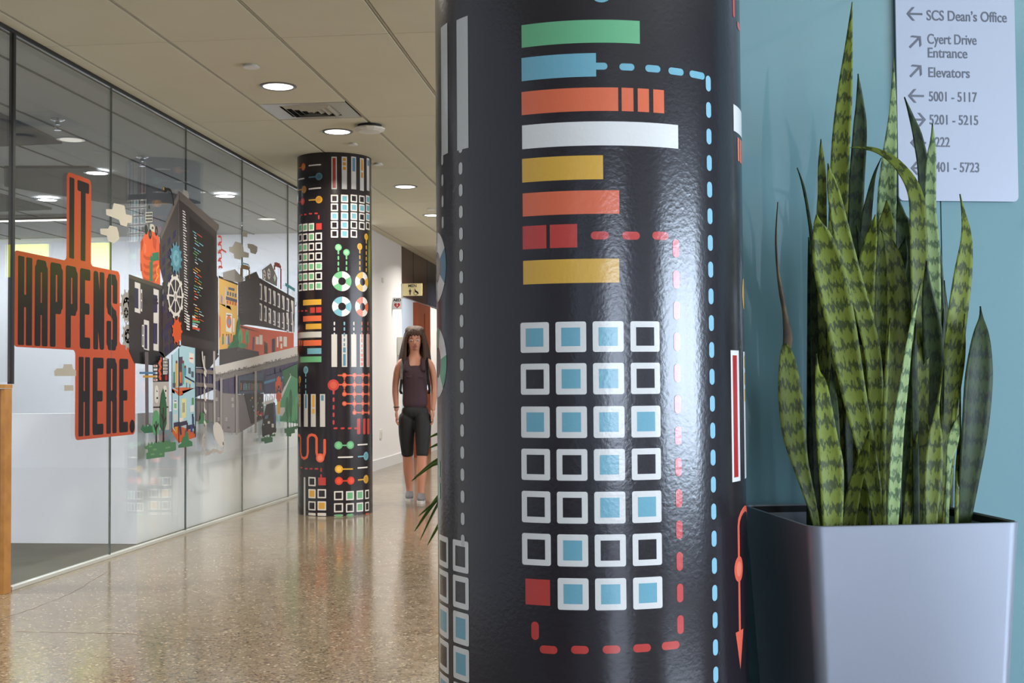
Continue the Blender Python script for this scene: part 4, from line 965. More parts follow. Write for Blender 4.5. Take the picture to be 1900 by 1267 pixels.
for pts in ([(216, 1084), (240, 1084)], [(250, 1110), (280, 1108)], [(230, 1150), (262, 1146)], [(350, 1098), (390, 1090)], [(304, 1148), (326, 1144)]): fl2(Z3, pts, 0.012, (110, 156, 112))
fp(Z3, [(456, 1096), (458, 1072), (480, 1060), (490, 1010), (510, 1000), (520, 962), (536, 975), (542, 1030), (570, 1046), (574, 1080), (500, 1092)], (70, 126, 88))
fp(Z3, [(622, 902), (624, 876), (636, 866), (636, 820), (654, 802), (668, 830), (668, 866), (704, 876), (706, 896)], (66, 120, 84))
# computer mouse and its cable around the post
for k in range(5): fl2(Z3, [(666, 480+100*k), (684, 510+100*k)], 0.028, (210, 204, 196)); 
fl2(Z3, [(652, 324), (656, 380), (666, 440), (684, 476)], 0.022, (206, 200, 194), True)
fl2(Z3, [(676, 985), (660, 1000), (652, 1060), (662, 1110), (684, 1146), (710, 1140), (736, 1116), (770, 1120), (800, 1134), (822, 1120), (828, 1070)], 0.022, (190, 180, 172), True)
fp(Z3, [(740, 920), (752, 890), (776, 888), (800, 910), (822, 960), (830, 1020), (826, 1070), (812, 1090), (786, 1074), (756, 1020), (742, 970)], (214, 208, 200)); fl2(Z3, [(752, 955), (768, 945), (782, 915)], 0.008, (150, 144, 140)); fd(Z3, 767, 914, 8, 18, (60, 58, 60)); fr(Z3, 819, 826, 1048, 1072, (50, 48, 50))
print('FILM LAYERS', pf.k)
mur = pf.build('illustrated_window_film', M['film'])
tag(mur, 'illustrated film on the glass reading IT HAPPENS HERE beside drawn campus towers', 'mural')

# ------------------------------------------------------------------ wooden cabinet end at the far left
pa = hit_z(20, 1099, 0); zc_ = hit_x(20, 713, pa.x).z
yn = hit_x(9, 705, pa.x).y
cabt = thing('oak_cabinet', 'tall oak cabinet end standing at the left edge of the photo before the glass', 'cabinet', (pa.x-0.2, yn, 0))
def L(bm, name, m): return local(obj(name, bm, m), cabt)
L(B(pa.x-0.02, pa.x, yn, pa.y, 0, zc_-0.022, bev=0.001), 'side_panel', 'wood')
L(B(pa.x-0.7, pa.x-0.021, yn+0.004, pa.y, 0.0, zc_-0.022), 'front_panel', 'wood_edge')
L(B(pa.x-0.71, pa.x+0.003, yn-0.006, pa.y, zc_-0.02, zc_, bev=0.001), 'top', 'wood')

# ------------------------------------------------------------------ ceiling fittings
def downlight(x, y, label, power, r=0.105, m='lens', col=(1.0, 0.93, 0.82), zc=CEIL, grp='round recessed downlights'):
    t = thing('downlight', label, 'ceiling light', (x, y, zc), 0, grp)
    bm = bmesh.new(); lathe(bm, [(r*0.86, -0.001), (r*0.9, -0.006), (r, -0.007), (r*1.08, -0.003), (r*1.1, 0.001)], seg=40, cap=False)
    obj('trim_ring', bm, 'ring', t, True)
    bm = bmesh.new(); lathe(bm, [(r*0.9, -0.0035), (r*0.6, -0.004), (0.002, -0.0045)], seg=32); obj('lens', bm, m, t)
    if power: spot_down(x, y, power, col, zc-0.012, r*0.85)
    return t
px = [(516, 160, 'round downlight nearest the camera, left of the air vent'), (626, 244, 'round downlight between the air vent and the far column'), (752, 346, 'round downlight right of the far column'), (803, 399, 'half-hidden round downlight at the edge of the foreground column')]
for (a, b, lb) in px:
    p = hit_z(a, b, CEIL); downlight(p.x, p.y, lb, 44)
for (x, y, lb) in ((-2.25, 16.2, 'downlight in the distant ceiling beyond the restroom sign'), (-2.25, 19.0, 'downlight farthest down the corridor ceiling')): downlight(x, y, lb, 50)
for (x, y, lb) in ((-2.25, 4.6, 'downlight above and ahead of the camera, out of the frame'), (0.2, 4.8, 'downlight behind the foreground column, out of sight'), (1.2, 8.5, 'downlight in the side lobby, out of sight')): downlight(x, y, lb, 44)
for (a, b, lb) in ((180, 320, 'bright cool office downlight above the letters IT'), (88, 370, 'bright cool office downlight left of the letters IT'), (418, 363, 'bright cool office downlight above the drawn black tower')):
    p = hit_z(a, b, CEIL); downlight(p.x, p.y, lb, 75, 0.1, 'lens_cool', (0.88, 0.93, 1.0), CEIL-0.002, 'office downlights behind the glass')
for (x, y, lb) in ((-6.2, 5.2, 'office downlight over the near carpet, outside the photo on the left'), (-4.6, 5.6, 'office downlight close behind the first glass pane, outside the photo'), (-8.5, 8.0, 'office downlight over the far office wall, outside the photo')): downlight(x, y, lb, 70, 0.1, 'lens_cool', (0.9, 0.94, 1.0), CEIL-0.002, 'office downlights behind the glass')
l_ = area('office_back_wall_fill', (-6.4, 13.9, CEIL-0.06), (-6.4, 14.3, 0.6), 6.5, 0.1, 95, (0.9, 0.94, 1.0))  # added lamp to brighten the back wall, longer than the linear fixture
# linear light and the lime panels in the side lobby (seen mirrored in the glass)
lt = thing('linear_light', 'slim linear ceiling lamp seen behind the glass at the far left', 'ceiling light', tuple(hit_z(50, 404, CEIL)))
obj('housing', B(-0.7, 0.5, -0.05, 0.05, -0.03, 0.0, bev=0.003), 'ring', lt); obj('diffuser', B(-0.68, 0.48, -0.04, 0.04, -0.036, -0.028), 'lens', lt)
def mirror_hit(px_, py_, y):      # where a ray mirrored in the glass plane meets the plane Y=y
    p = hit_y(px_, py_, y); return Vector((2*GX-p.x, p.y, p.z))
for (xa, xb, lb) in ((15, 92, 'backlit lime panel high on the lobby wall, mirrored at the left edge of the glass'), (138, 205, 'backlit lime panel high on the lobby wall, mirrored behind the word IT')):
    a = mirror_hit(xa, 455, LOBBY_Y); b = mirror_hit(xb, 455, LOBBY_Y); z1 = min(mirror_hit(xa, 425, LOBBY_Y).z, CEIL-0.02); z0 = z1-0.42
    t = thing('lime_panel', lb, 'light panel', ((a.x+b.x)/2, LOBBY_Y, z0), 0, 'backlit lime panels')
    hw = abs(a.x-b.x)/2
    obj('frame', B(-hw-0.02, hw+0.02, -0.04, -0.001, -0.02, z1-z0+0.015, bev=0.003), 'white_trim', t); obj('glowing_face', B(-hw, hw, -0.045, -0.041, 0, z1-z0), 'lime', t)
# air vent
vt = thing('air_vent', 'square metal air vent with nested louvres set in the ceiling', 'air vent', ((VX0+VX1)/2, (VY0+VY1)/2, CEIL))
hx, hy = (VX1-VX0)/2, (VY1-VY0)/2
def ringbox(bm, ax, ay, bx_, by_, z0, z1, ox=0, oy=0):
    q0 = [(-ax, -ay), (ax, -ay), (ax, ay), (-ax, ay)]; q1 = [(-bx_, -by_), (bx_, -by_), (bx_, by_), (-bx_, by_)]
    for k, (za, zb) in enumerate(((z0, z1),)):
        A_ = [bm.verts.new((x+ox, y+oy, za)) for x, y in q0]; B_ = [bm.verts.new((x+ox, y+oy, zb)) for x, y in q1]
        A2 = [bm.verts.new((x+ox, y+oy, za+0.002)) for x, y in q0]; B2 = [bm.verts.new((x+ox, y+oy, zb+0.002)) for x, y in q1]
        for i in range(4):
            j = (i+1) % 4; bm.faces.new((A_[i], A_[j], B_[j], B_[i])); bm.faces.new((A2[j], A2[i], B2[i], B2[j])); bm.faces.new((A_[j], A_[i], A2[i], A2[j])); bm.faces.new((B_[i], B_[j], B2[j], B2[i]))
bm = bmesh.new(); ringbox(bm, hx-0.003, hy-0.002, 0.175, 0.165, -0.001, -0.001); obj('face_plate', bm, 'alu', vt)
for k in range(4):
    bm = bmesh.new(); a = 0.17-0.042*k; ringbox(bm, a, a*0.94, a-0.03, (a-0.03)*0.94, 0.010, -0.012); obj('louvre', bm, 'alu', vt)
obj('dark_throat', B(-0.17, 0.17, -0.16, 0.16, 0.0155, 0.0175), 'dark_gap', vt)
# access point
p = hit_z(686, 232, CEIL)
t = thing('access_point', 'white faceted wireless access point hanging under the ceiling beside the air vent', 'access point', (p.x, p.y, CEIL))
bm = bmesh.new(); lathe(bm, [(0.085, 0.0), (0.085, -0.018)], seg=24); obj('shadow_gap', bm, 'black', t)  # black disc stands in for the shadow above the dome
bm = bmesh.new(); lathe(bm, [(0.10, -0.02), (0.112, -0.026), (0.108, -0.036), (0.08, -0.05), (0.02, -0.056)], seg=12); obj('dome', bm, 'plastic', t)
# sprinkler covers and sprinklers
for (a, b, lb, r) in ((466, 121, 'flat sprinkler cover plate left of the nearest downlight', 0.047), (655, 266, 'flat sprinkler cover plate above the far column', 0.036), (702, 303, 'flat sprinkler cover plate at the right of the far column top', 0.04), (800, 387, 'flat sprinkler cover plate by the edge of the foreground column', 0.05)):
    p = hit_z(a, b, CEIL); bm = bmesh.new(); lathe(bm, [(r*0.8, 0.0), (r*0.8, -0.008), (r, -0.009), (r, -0.014), (r*0.9, -0.016)], (0, 0, 0), 28)
    o = obj('sprinkler_cover', bm, 'plastic'); o.location = (p.x, p.y, CEIL); tag(o, lb, 'sprinkler', 'ceiling sprinkler covers')
for (a, b, lb) in ((107, 226, 'chrome pendant sprinkler seen through the glass above the word IT'), (264, 295, 'chrome pendant sprinkler seen through the second glass pane')):
    p = hit_z(a, b, CEIL)
    t = thing('pendant_sprinkler', lb, 'sprinkler', (p.x, p.y, CEIL+0.02), 0, 'pendant sprinklers in the office')
    bm = bmesh.new(); lathe(bm, [(0.05, 0.0), (0.05, -0.006), (0.03, -0.014), (0.014, -0.016), (0.014, -0.04)], seg=20); obj('escutcheon', bm, 'chrome', t)
    bm = bmesh.new(); tube(bm, [(-0.014, 0, -0.04), (-0.02, 0, -0.055), (0, 0, -0.075)], 0.003, 6); tube(bm, [(0.014, 0, -0.04), (0.02, 0, -0.055), (0, 0, -0.075)], 0.003, 6); lathe(bm, [(0.024, -0.076), (0.024, -0.08)], seg=16); obj('deflector', bm, 'chrome', t)

# ------------------------------------------------------------------ text helper (mesh text)
def text_mesh(body, size, m, parent, loc, ux, n, sx=1.0, bold=0.0, align='LEFT', name='lettering', depth=0.0006):
    cu = bpy.data.curves.new('t', 'FONT'); cu.body = body; cu.size = size; cu.align_x = align; cu.extrude = depth; cu.offset = bold
    to = bpy.data.objects.new('t', cu); C.objects.link(to)
    dg = bpy.context.evaluated_depsgraph_get(); me = bpy.data.meshes.new_from_object(to.evaluated_get(dg)); bpy.data.objects.remove(to)
    me.name = name; me.materials.clear(); me.materials.append(M[m])
    ux = Vector(ux).normalized(); uz = Vector((0, 0, 1)); uz = (uz-ux*uz.dot(ux)).normalized(); n = Vector(n)
    mt = Matrix((ux*sx, uz, n)).transposed().to_4x4(); mt.translation = Vector(loc)
    me.transform(mt); o = bpy.data.objects.new(name, me); C.objects.link(o); o.parent = parent
    return o

# ------------------------------------------------------------------ flag signs and small plates on the far left wall
pm0 = hit_x(745, 538, GX)
k = (pm0-EYE).dot(_F)
mw = 37*k/FPX; mh = 23*k/FPX
t = thing('restroom_sign', 'small beige projecting sign reading MEN above the far doors', 'sign', (GX, pm0.y-0.02, pm0.z-mh/2))
obj('sign_panel', B(0.02, 0.02+mw, -0.006, 0.006, 0, mh, bev=0.002), 'beige_sign', t)
obj('bracket', B(0, 0.022, -0.012, 0.012, -0.03, mh+0.0), 'alu', t)
text_mesh('MEN', mh*0.34, 'ink', t, (0.02+mw/2, -0.0075, mh*0.70), (1, 0, 0), (0, -1, 0), 1.0, 0.0008, 'CENTER')
def icon_man(bm, x, z, h, y):
    lathe(bm, [(0.001, 0), (h*0.09, 0.001)], (x, y, z+h*0.9), 12) if False else None
    f = lambda u, v, w_: Vector((x+u*h, y-w_, z+v*h))
    prism(bm, [(0.08*math.cos(a*PI/5), 0.9+0.08*math.sin(a*PI/5)) for a in range(10)], f, 0.001)
    prism(bm, [(-0.16, 0.78), (0.16, 0.78), (0.2, 0.42), (0.14, 0.42), (0.1, 0.62), (0.1, 0), (0.02, 0), (0, 0.38), (-0.02, 0), (-0.1, 0), (-0.1, 0.62), (-0.14, 0.42), (-0.2, 0.42)], f, 0.001)
bm = bmesh.new(); icon_man(bm, 0.02+mw*0.38, mh*0.08, mh*0.52, -0.0065)
x0, z0, hh = 0.02+mw*0.66, mh*0.08, mh*0.52; f = lambda u, v, w_: Vector((x0+u*hh, -0.0065-w_, z0+v*hh))
prism(bm, [(-0.1+0.07*math.cos(a*PI/5), 0.92+0.07*math.sin(a*PI/5)) for a in range(10)], f, 0.001)
for i in range(14):
    a, b = PI*0.75+i*PI*1.3/14, PI*0.75+(i+1)*PI*1.3/14
    prism(bm, [(0.24*math.cos(a), 0.26+0.24*math.sin(a)), (0.32*math.cos(a), 0.26+0.32*math.sin(a)), (0.32*math.cos(b), 0.26+0.32*math.sin(b)), (0.24*math.cos(b), 0.26+0.24*math.sin(b))], f, 0.001)
prism(bm, [(-0.14, 0.82), (-0.04, 0.82), (-0.02, 0.48), (0.26, 0.44), (0.4, 0.12), (0.5, 0.16), (0.34, 0.54), (0.0, 0.56), (-0.1, 0.44)], f, 0.001)
obj('pictograms', bm, 'ink', t)
pa2 = hit_x(728.5, 563, GX); k = (pa2-EYE).dot(_F); aw = 16*k/FPX; ah = 22*k/FPX
t = thing('aed_sign', 'white projecting AED sign with a red heart on the far left wall', 'sign', (GX, pa2.y, pa2.z-ah/2))
obj('sign_panel', B(0.004, 0.004+aw, -0.004, 0.004, 0, ah, bev=0.001), 'white_trim', t)
text_mesh('AED', ah*0.30, 'ink', t, (0.004+aw/2, -0.0055, ah*0.68), (1, 0, 0), (0, -1, 0), 1.15, 0.002, 'CENTER')
bm = bmesh.new(); f = lambda u, v, w_: Vector((0.004+aw/2+u*ah*0.27, -0.0045-w_, ah*0.33+v*ah*0.27))
prism(bm, [(16*math.sin(a)**3/17, (13*math.cos(a)-5*math.cos(2*a)-2*math.cos(3*a)-math.cos(4*a))/17) for a in [i*2*PI/28+0.001 for i in range(28)]], f, 0.001); obj('heart', bm, 'redink', t)
bm = bmesh.new(); prism(bm, [(0.25, 0.5), (-0.35, 0.0), (0.0, 0.0), (-0.2, -0.6), (0.4, 0.12), (0.05, 0.12)], lambda u, v, w_: f(u, v, w_+0.0012), 0.0008); obj('lightning_bolt', bm, 'white_trim', t)
for (a, b, w_, h_, lb, nm) in ((709.5, 520, 3.6, 9, 'small white thermostat on the far left wall beside the column top', 'thermostat'), (706, 805, 3.6, 17, 'white outlet plate low on the far left wall', 'outlet_plate')):
    p = hit_x(a, b, GX); k = (p-EYE).dot(_F)*1.0/FPX
    t = thing(nm, lb, 'wall plate', (GX, p.y, p.z))
    hh = h_*k/2
    obj('plate', B(0.0005, 0.012, -0.04, 0.04, -hh, hh, bev=0.003), 'plastic', t)
    if nm == 'outlet_plate':
        for s in (-1, 1): obj('socket', B(0.012, 0.014, -0.016, 0.016, s*hh*0.45-0.014, s*hh*0.45+0.014), 'white_trim', t)
    else: obj('dial', B(0.012, 0.016, -0.012, 0.012, -0.012, 0.012, bev=0.002), 'white_trim', t)
p = hit_x(742, 643, GX)
t = thing('aed_cabinet', 'shallow white defibrillator cabinet on the far wall below the AED sign', 'cabinet', (GX, p.y, p.z))
obj('case', B(0.0005, 0.10, -0.2, 0.2, -0.12, 0.12, bev=0.006), 'plastic', t); obj('door_panel', B(0.10, 0.104, -0.17, 0.17, -0.1, 0.1), 'white_trim', t)

# ------------------------------------------------------------------ teal glass wall, sign
AZ = math.radians(12.76)
N = Vector((-math.sin(AZ), math.cos(AZ), 0)); U = Vector((math.cos(AZ), math.sin(AZ), 0))
WN = 2.755                                    # distance of the wall along its normal
def hit_wall(px_, py_, dn=0.0): return hit_plane(px_, py_, EYE+N*(WN-dn), N)
def uz(p): return (p.dot(U), p.z)
Mw = Matrix((U, N, Vector((0, 0, 1)))).transposed().to_4x4(); Mw.translation = N*WN
u0 = uz(hit_wall(1130, 700))[0]; u1 = (XR-(N*WN).x)/U.x
uj = uz(hit_wall(1748, 520))[0]
tw = struct('wall_teal', B(u0, u1, 0.012, 0.11, 0, CEIL+0.1, mtx=Mw), 'wall')
for a, b in ((u0, uj-0.0015), (uj+0.0015, u1)): obj('glass_panel', B(a, b, 0.0, 0.0115, 0.01, CEIL-0.005, mtx=Mw), 'teal', tw)
# direction sign
DS = 0.012
TL = hit_wall(1661, 0, DS); BL = uz(hit_wall(1668, 372, DS)); BR = uz(hit_wall(1890, 374, DS)); TR = uz(hit_wall(1880, 40, DS))
sw = BR[0]-BL[0]
org = U*BL[0]+N*(WN-DS); org.z = (BL[1]+BR[1])/2
sg = thing('direction_sign', 'pale grey wayfinding sign with arrows and room numbers on the teal glass wall', 'sign', tuple(org), AZ)
top = 0.66
bm = bmesh.new(); prism(bm, rounded_rect(0, sw, 0, top, 0.012, 5), lambda u, v, w_: Vector((u, w_, v)), 0.006); obj('sign_plate', bm, 'sign', sg)
for (x, z) in ((0.05, 0.08), (sw-0.05, 0.08), (0.05, top-0.08), (sw-0.05, top-0.08)):
    bm = bmesh.new(); tube(bm, [(x, 0.006, z), (x, DS-0.0005, z)], 0.008, 12); obj('standoff', bm, 'chrome', sg)
def sl(px_, py_):
    p = hit_wall(px_, py_, DS); a = uz(p); return (a[0]-BL[0], a[1]-org.z)
kk = (org-EYE).dot(_F)/FPX
def line_txt(s, x0, x1, yb, cap):
    a = sl(x0, yb); b = sl(x1, yb); o = text_mesh(s, 1.0, 'sign_text', sg, (0, 0, 0), (1, 0, 0), (0, -1, 0), 1.0, 0.008, 'LEFT', depth=0.0005)
    xs = [v.co.x for v in o.data.vertices]; zs = [v.co.z for v in o.data.vertices]; 
    capk = cap*kk/0.69; wk = (b[0]-a[0])/(max(xs)-min(xs)); x_min = min(xs)
    for v in o.data.vertices: v.co = Vector(((v.co.x-x_min)*wk+a[0], v.co.y-0.0004, v.co.z*capk+a[1]))
def fat(o, d): pass
lines = [("SCS Dean\u2019s Office", 1719.5, 1868, 37.5, 19), ('Cyert Drive', 1721, 1812, 81, 18.5), ('Entrance', 1722, 1795, 106.5, 18.5), ('Elevators', 1723, 1799.5, 143, 18.5), ('5001 - 5117', 1724, 1813, 187.5, 18), ('5201 - 5215', 1725, 1815, 230.5, 18), ('5222', 1727, 1762.5, 272, 18), ('5401 - 5723', 1727, 1817, 318.5, 18)]
for a in lines: line_txt(*a)
def arrow(cx, cy, ang):
    c = sl(cx, cy); s = 15.0*kk; bm = bmesh.new(); ca, sa = math.cos(ang), math.sin(ang)
    def f(u, v, w_): return Vector((c[0]+s*(u*ca-v*sa), -0.0004-w_, c[1]+s*(u*sa+v*ca)))
    prism(bm, [(-1, -0.13), (0.7, -0.13), (0.7, 0.13), (-1, 0.13)], f, 0.0006)
    prism(bm, [(1.05, 0.0), (0.3, 0.85), (-0.02, 0.85), (0.73, 0.0)], f, 0.00062); prism(bm, [(1.05, 0.0), (0.73, 0.0), (-0.02, -0.85), (0.3, -0.85)], f, 0.00064)
    obj('arrow', bm, 'sign_text', sg)
for cx, cy, an in ((1697, 26, PI), (1698, 78, PI/4), (1699, 132, PI/4), (1700, 178, PI), (1703, 222, 0), (1704, 265, PI), (1705, 312, PI)): arrow(cx, cy, an)

# ------------------------------------------------------------------ planter with snake plant
PD = 2.30
fl_c = at_depth(1503, 978, PD); RIM = fl_c.z
fr_c = hit_plane(1900, 968, fl_c, N)
pw = (fr_c-fl_c).dot(U)
pc = fl_c+U*(pw/2)+N*(pw/2); pc.z = 0
pl = thing('square_planter', 'tall tapered brushed metal planter in front of the teal glass wall', 'planter', tuple(pc), AZ)
bm = bmesh.new(); rings = []
def sqring(h, z, r=0.028):
    return [bm.verts.new((x, y, z)) for x, y in rounded_rect(-h, h, -h, h, r, 6)]
hb = pw/2*0.80
prof = [(hb, 0.0), (pw/2*0.997, RIM-0.004), (pw/2, RIM), (pw/2-0.004, RIM+0.001), (pw/2-0.006, RIM-0.004), (pw/2-0.03, RIM-0.10)]
for h, z in prof: rings.append(sqring(h, z, 0.028*(h/(pw/2))))
for a, b in zip(rings, rings[1:]):
    n = len(a)
    for i in range(n): bm.faces.new((a[i], a[(i+1) % n], b[(i+1) % n], b[i]))
bm.faces.new(rings[0][::-1]); o = obj('metal_shell', bm, 'alu_pot', pl)
for f in o.data.polygons: f.use_smooth = len(f.vertices) == 4
md = o.modifiers.new('e', 'EDGE_SPLIT'); md.split_angle = math.radians(40)
bm = bmesh.new(); rings = []
for h, z in [(pw/2-0.0065, RIM-0.0025), (pw/2-0.02, RIM-0.075)]: rings.append(sqring(h, z, 0.025))
n = len(rings[0])
for i in range(n): bm.faces.new((rings[0][i], rings[0][(i+1) % n], rings[1][(i+1) % n], rings[1][i]))
obj('inner_liner', bm, 'pot_inside', pl)
bm = bmesh.new(); bmesh.ops.create_grid(bm, x_segments=24, y_segments=24, size=pw/2-0.024)
for v in bm.verts: v.co.z = RIM-0.055+random.uniform(-0.004, 0.004)
obj('soil', bm, 'soil', pl, True)

sp = thing('snake_plant', 'snake plant with tall upright banded sword leaves growing in the metal planter', 'plant', (pc.x, pc.y, RIM-0.06), AZ)
spi = (Matrix.Translation(Vector((pc.x, pc.y, RIM-0.06))) @ Matrix.Rotation(AZ, 4, 'Z')).inverted()
pcd = (pc+Vector((0, 0, RIM))-EYE).dot(_F)
def leaf(pts, layer, m='leaf', cup=0.25, tw=0.0):
    """pts: (px, py, width px) from base to tip; layer -1 (front) .. 1 (back)"""
    d = pcd+layer*pw*0.40
    K = []
    for (x, y, wpx) in pts: K.append((x, y, wpx))
    # densify with Catmull-Rom
    Q = []
    for i in range(len(K)-1):
        p0, p1, p2, p3 = K[max(i-1, 0)], K[i], K[i+1], K[min(i+2, len(K)-1)]
        for j in range(5):
            t = j/5; Q.append([0.5*((2*p1[c])+(-p0[c]+p2[c])*t+(2*p0[c]-5*p1[c]+4*p2[c]-p3[c])*t*t+(-p0[c]+3*p1[c]-3*p2[c]+p3[c])*t**3) for c in range(3)])
    Q.append(list(K[-1]))
    bm = bmesh.new(); uvl = bm.loops.layers.uv.new('UVMap'); rows = []; Lh = 0; prev = None; nw = 6
    ph = random.uniform(-0.4, 0.4)
    back = []
    for i, (x, y, wpx) in enumerate(Q):
        f = i/(len(Q)-1); dd = d*(1+0.012*math.sin(f*3+ph*5)); c = spi @ at_depth(x, y, dd); w_ = max(wpx, 0.8)*d/FPX
        q = Q[min(i+1, len(Q)-1)]; q0 = Q[max(i-1, 0)]; tx, ty = q[0]-q0[0], -(q[1]-q0[1]); ll = math.hypot(tx, ty) or 1
        side = (Matrix.Rotation(-AZ, 3, 'Z') @ (_R*(ty/ll)-_U*(tx/ll))).normalized()
        fw = (Matrix.Rotation(-AZ, 3, 'Z') @ (-_F)).normalized()
        a = ph+tw*f; 
        if prev is not None: Lh += (c-prev).length
        prev = c; row = []; row2 = []
        for k in range(nw+1):
            u = k/nw*2-1
            off = side*(u*w_/2)+fw*(w_*cup*(u*u-0.4)*math.cos(a*0.5)+w_*0.35*u*math.sin(a))
            th = 0.0035*(1-u*u)+0.0005
            row.append((bm.verts.new(c+off+fw*th), u*w_/2, Lh)); row2.append((bm.verts.new(c+off-fw*th), u*w_/2, Lh))
        rows.append(row); back.append(row2)
    for R1, sg_ in ((rows, 1), (back, -1)):
        for i in range(len(R1)-1):
            for k in range(nw):
                vs = [R1[i][k], R1[i][k+1], R1[i+1][k+1], R1[i+1][k]]
                if sg_ < 0: vs.reverse()
                fc = bm.faces.new([v[0] for v in vs]); fc.smooth = True
                for l, v in zip(fc.loops, vs): l[uvl].uv = (v[1], v[2])
    for k in (0, nw):
        for i in range(len(rows)-1):
            vs = [rows[i][k], back[i][k], back[i+1][k], rows[i+1][k]]
            if k == 0: vs.reverse()
            fc = bm.faces.new([v[0] for v in vs]); fc.smooth = True
            for l, v in zip(fc.loops, vs): l[uvl].uv = (v[1], v[2])
    return obj('leaf', bm, m, sp)
BY = 990
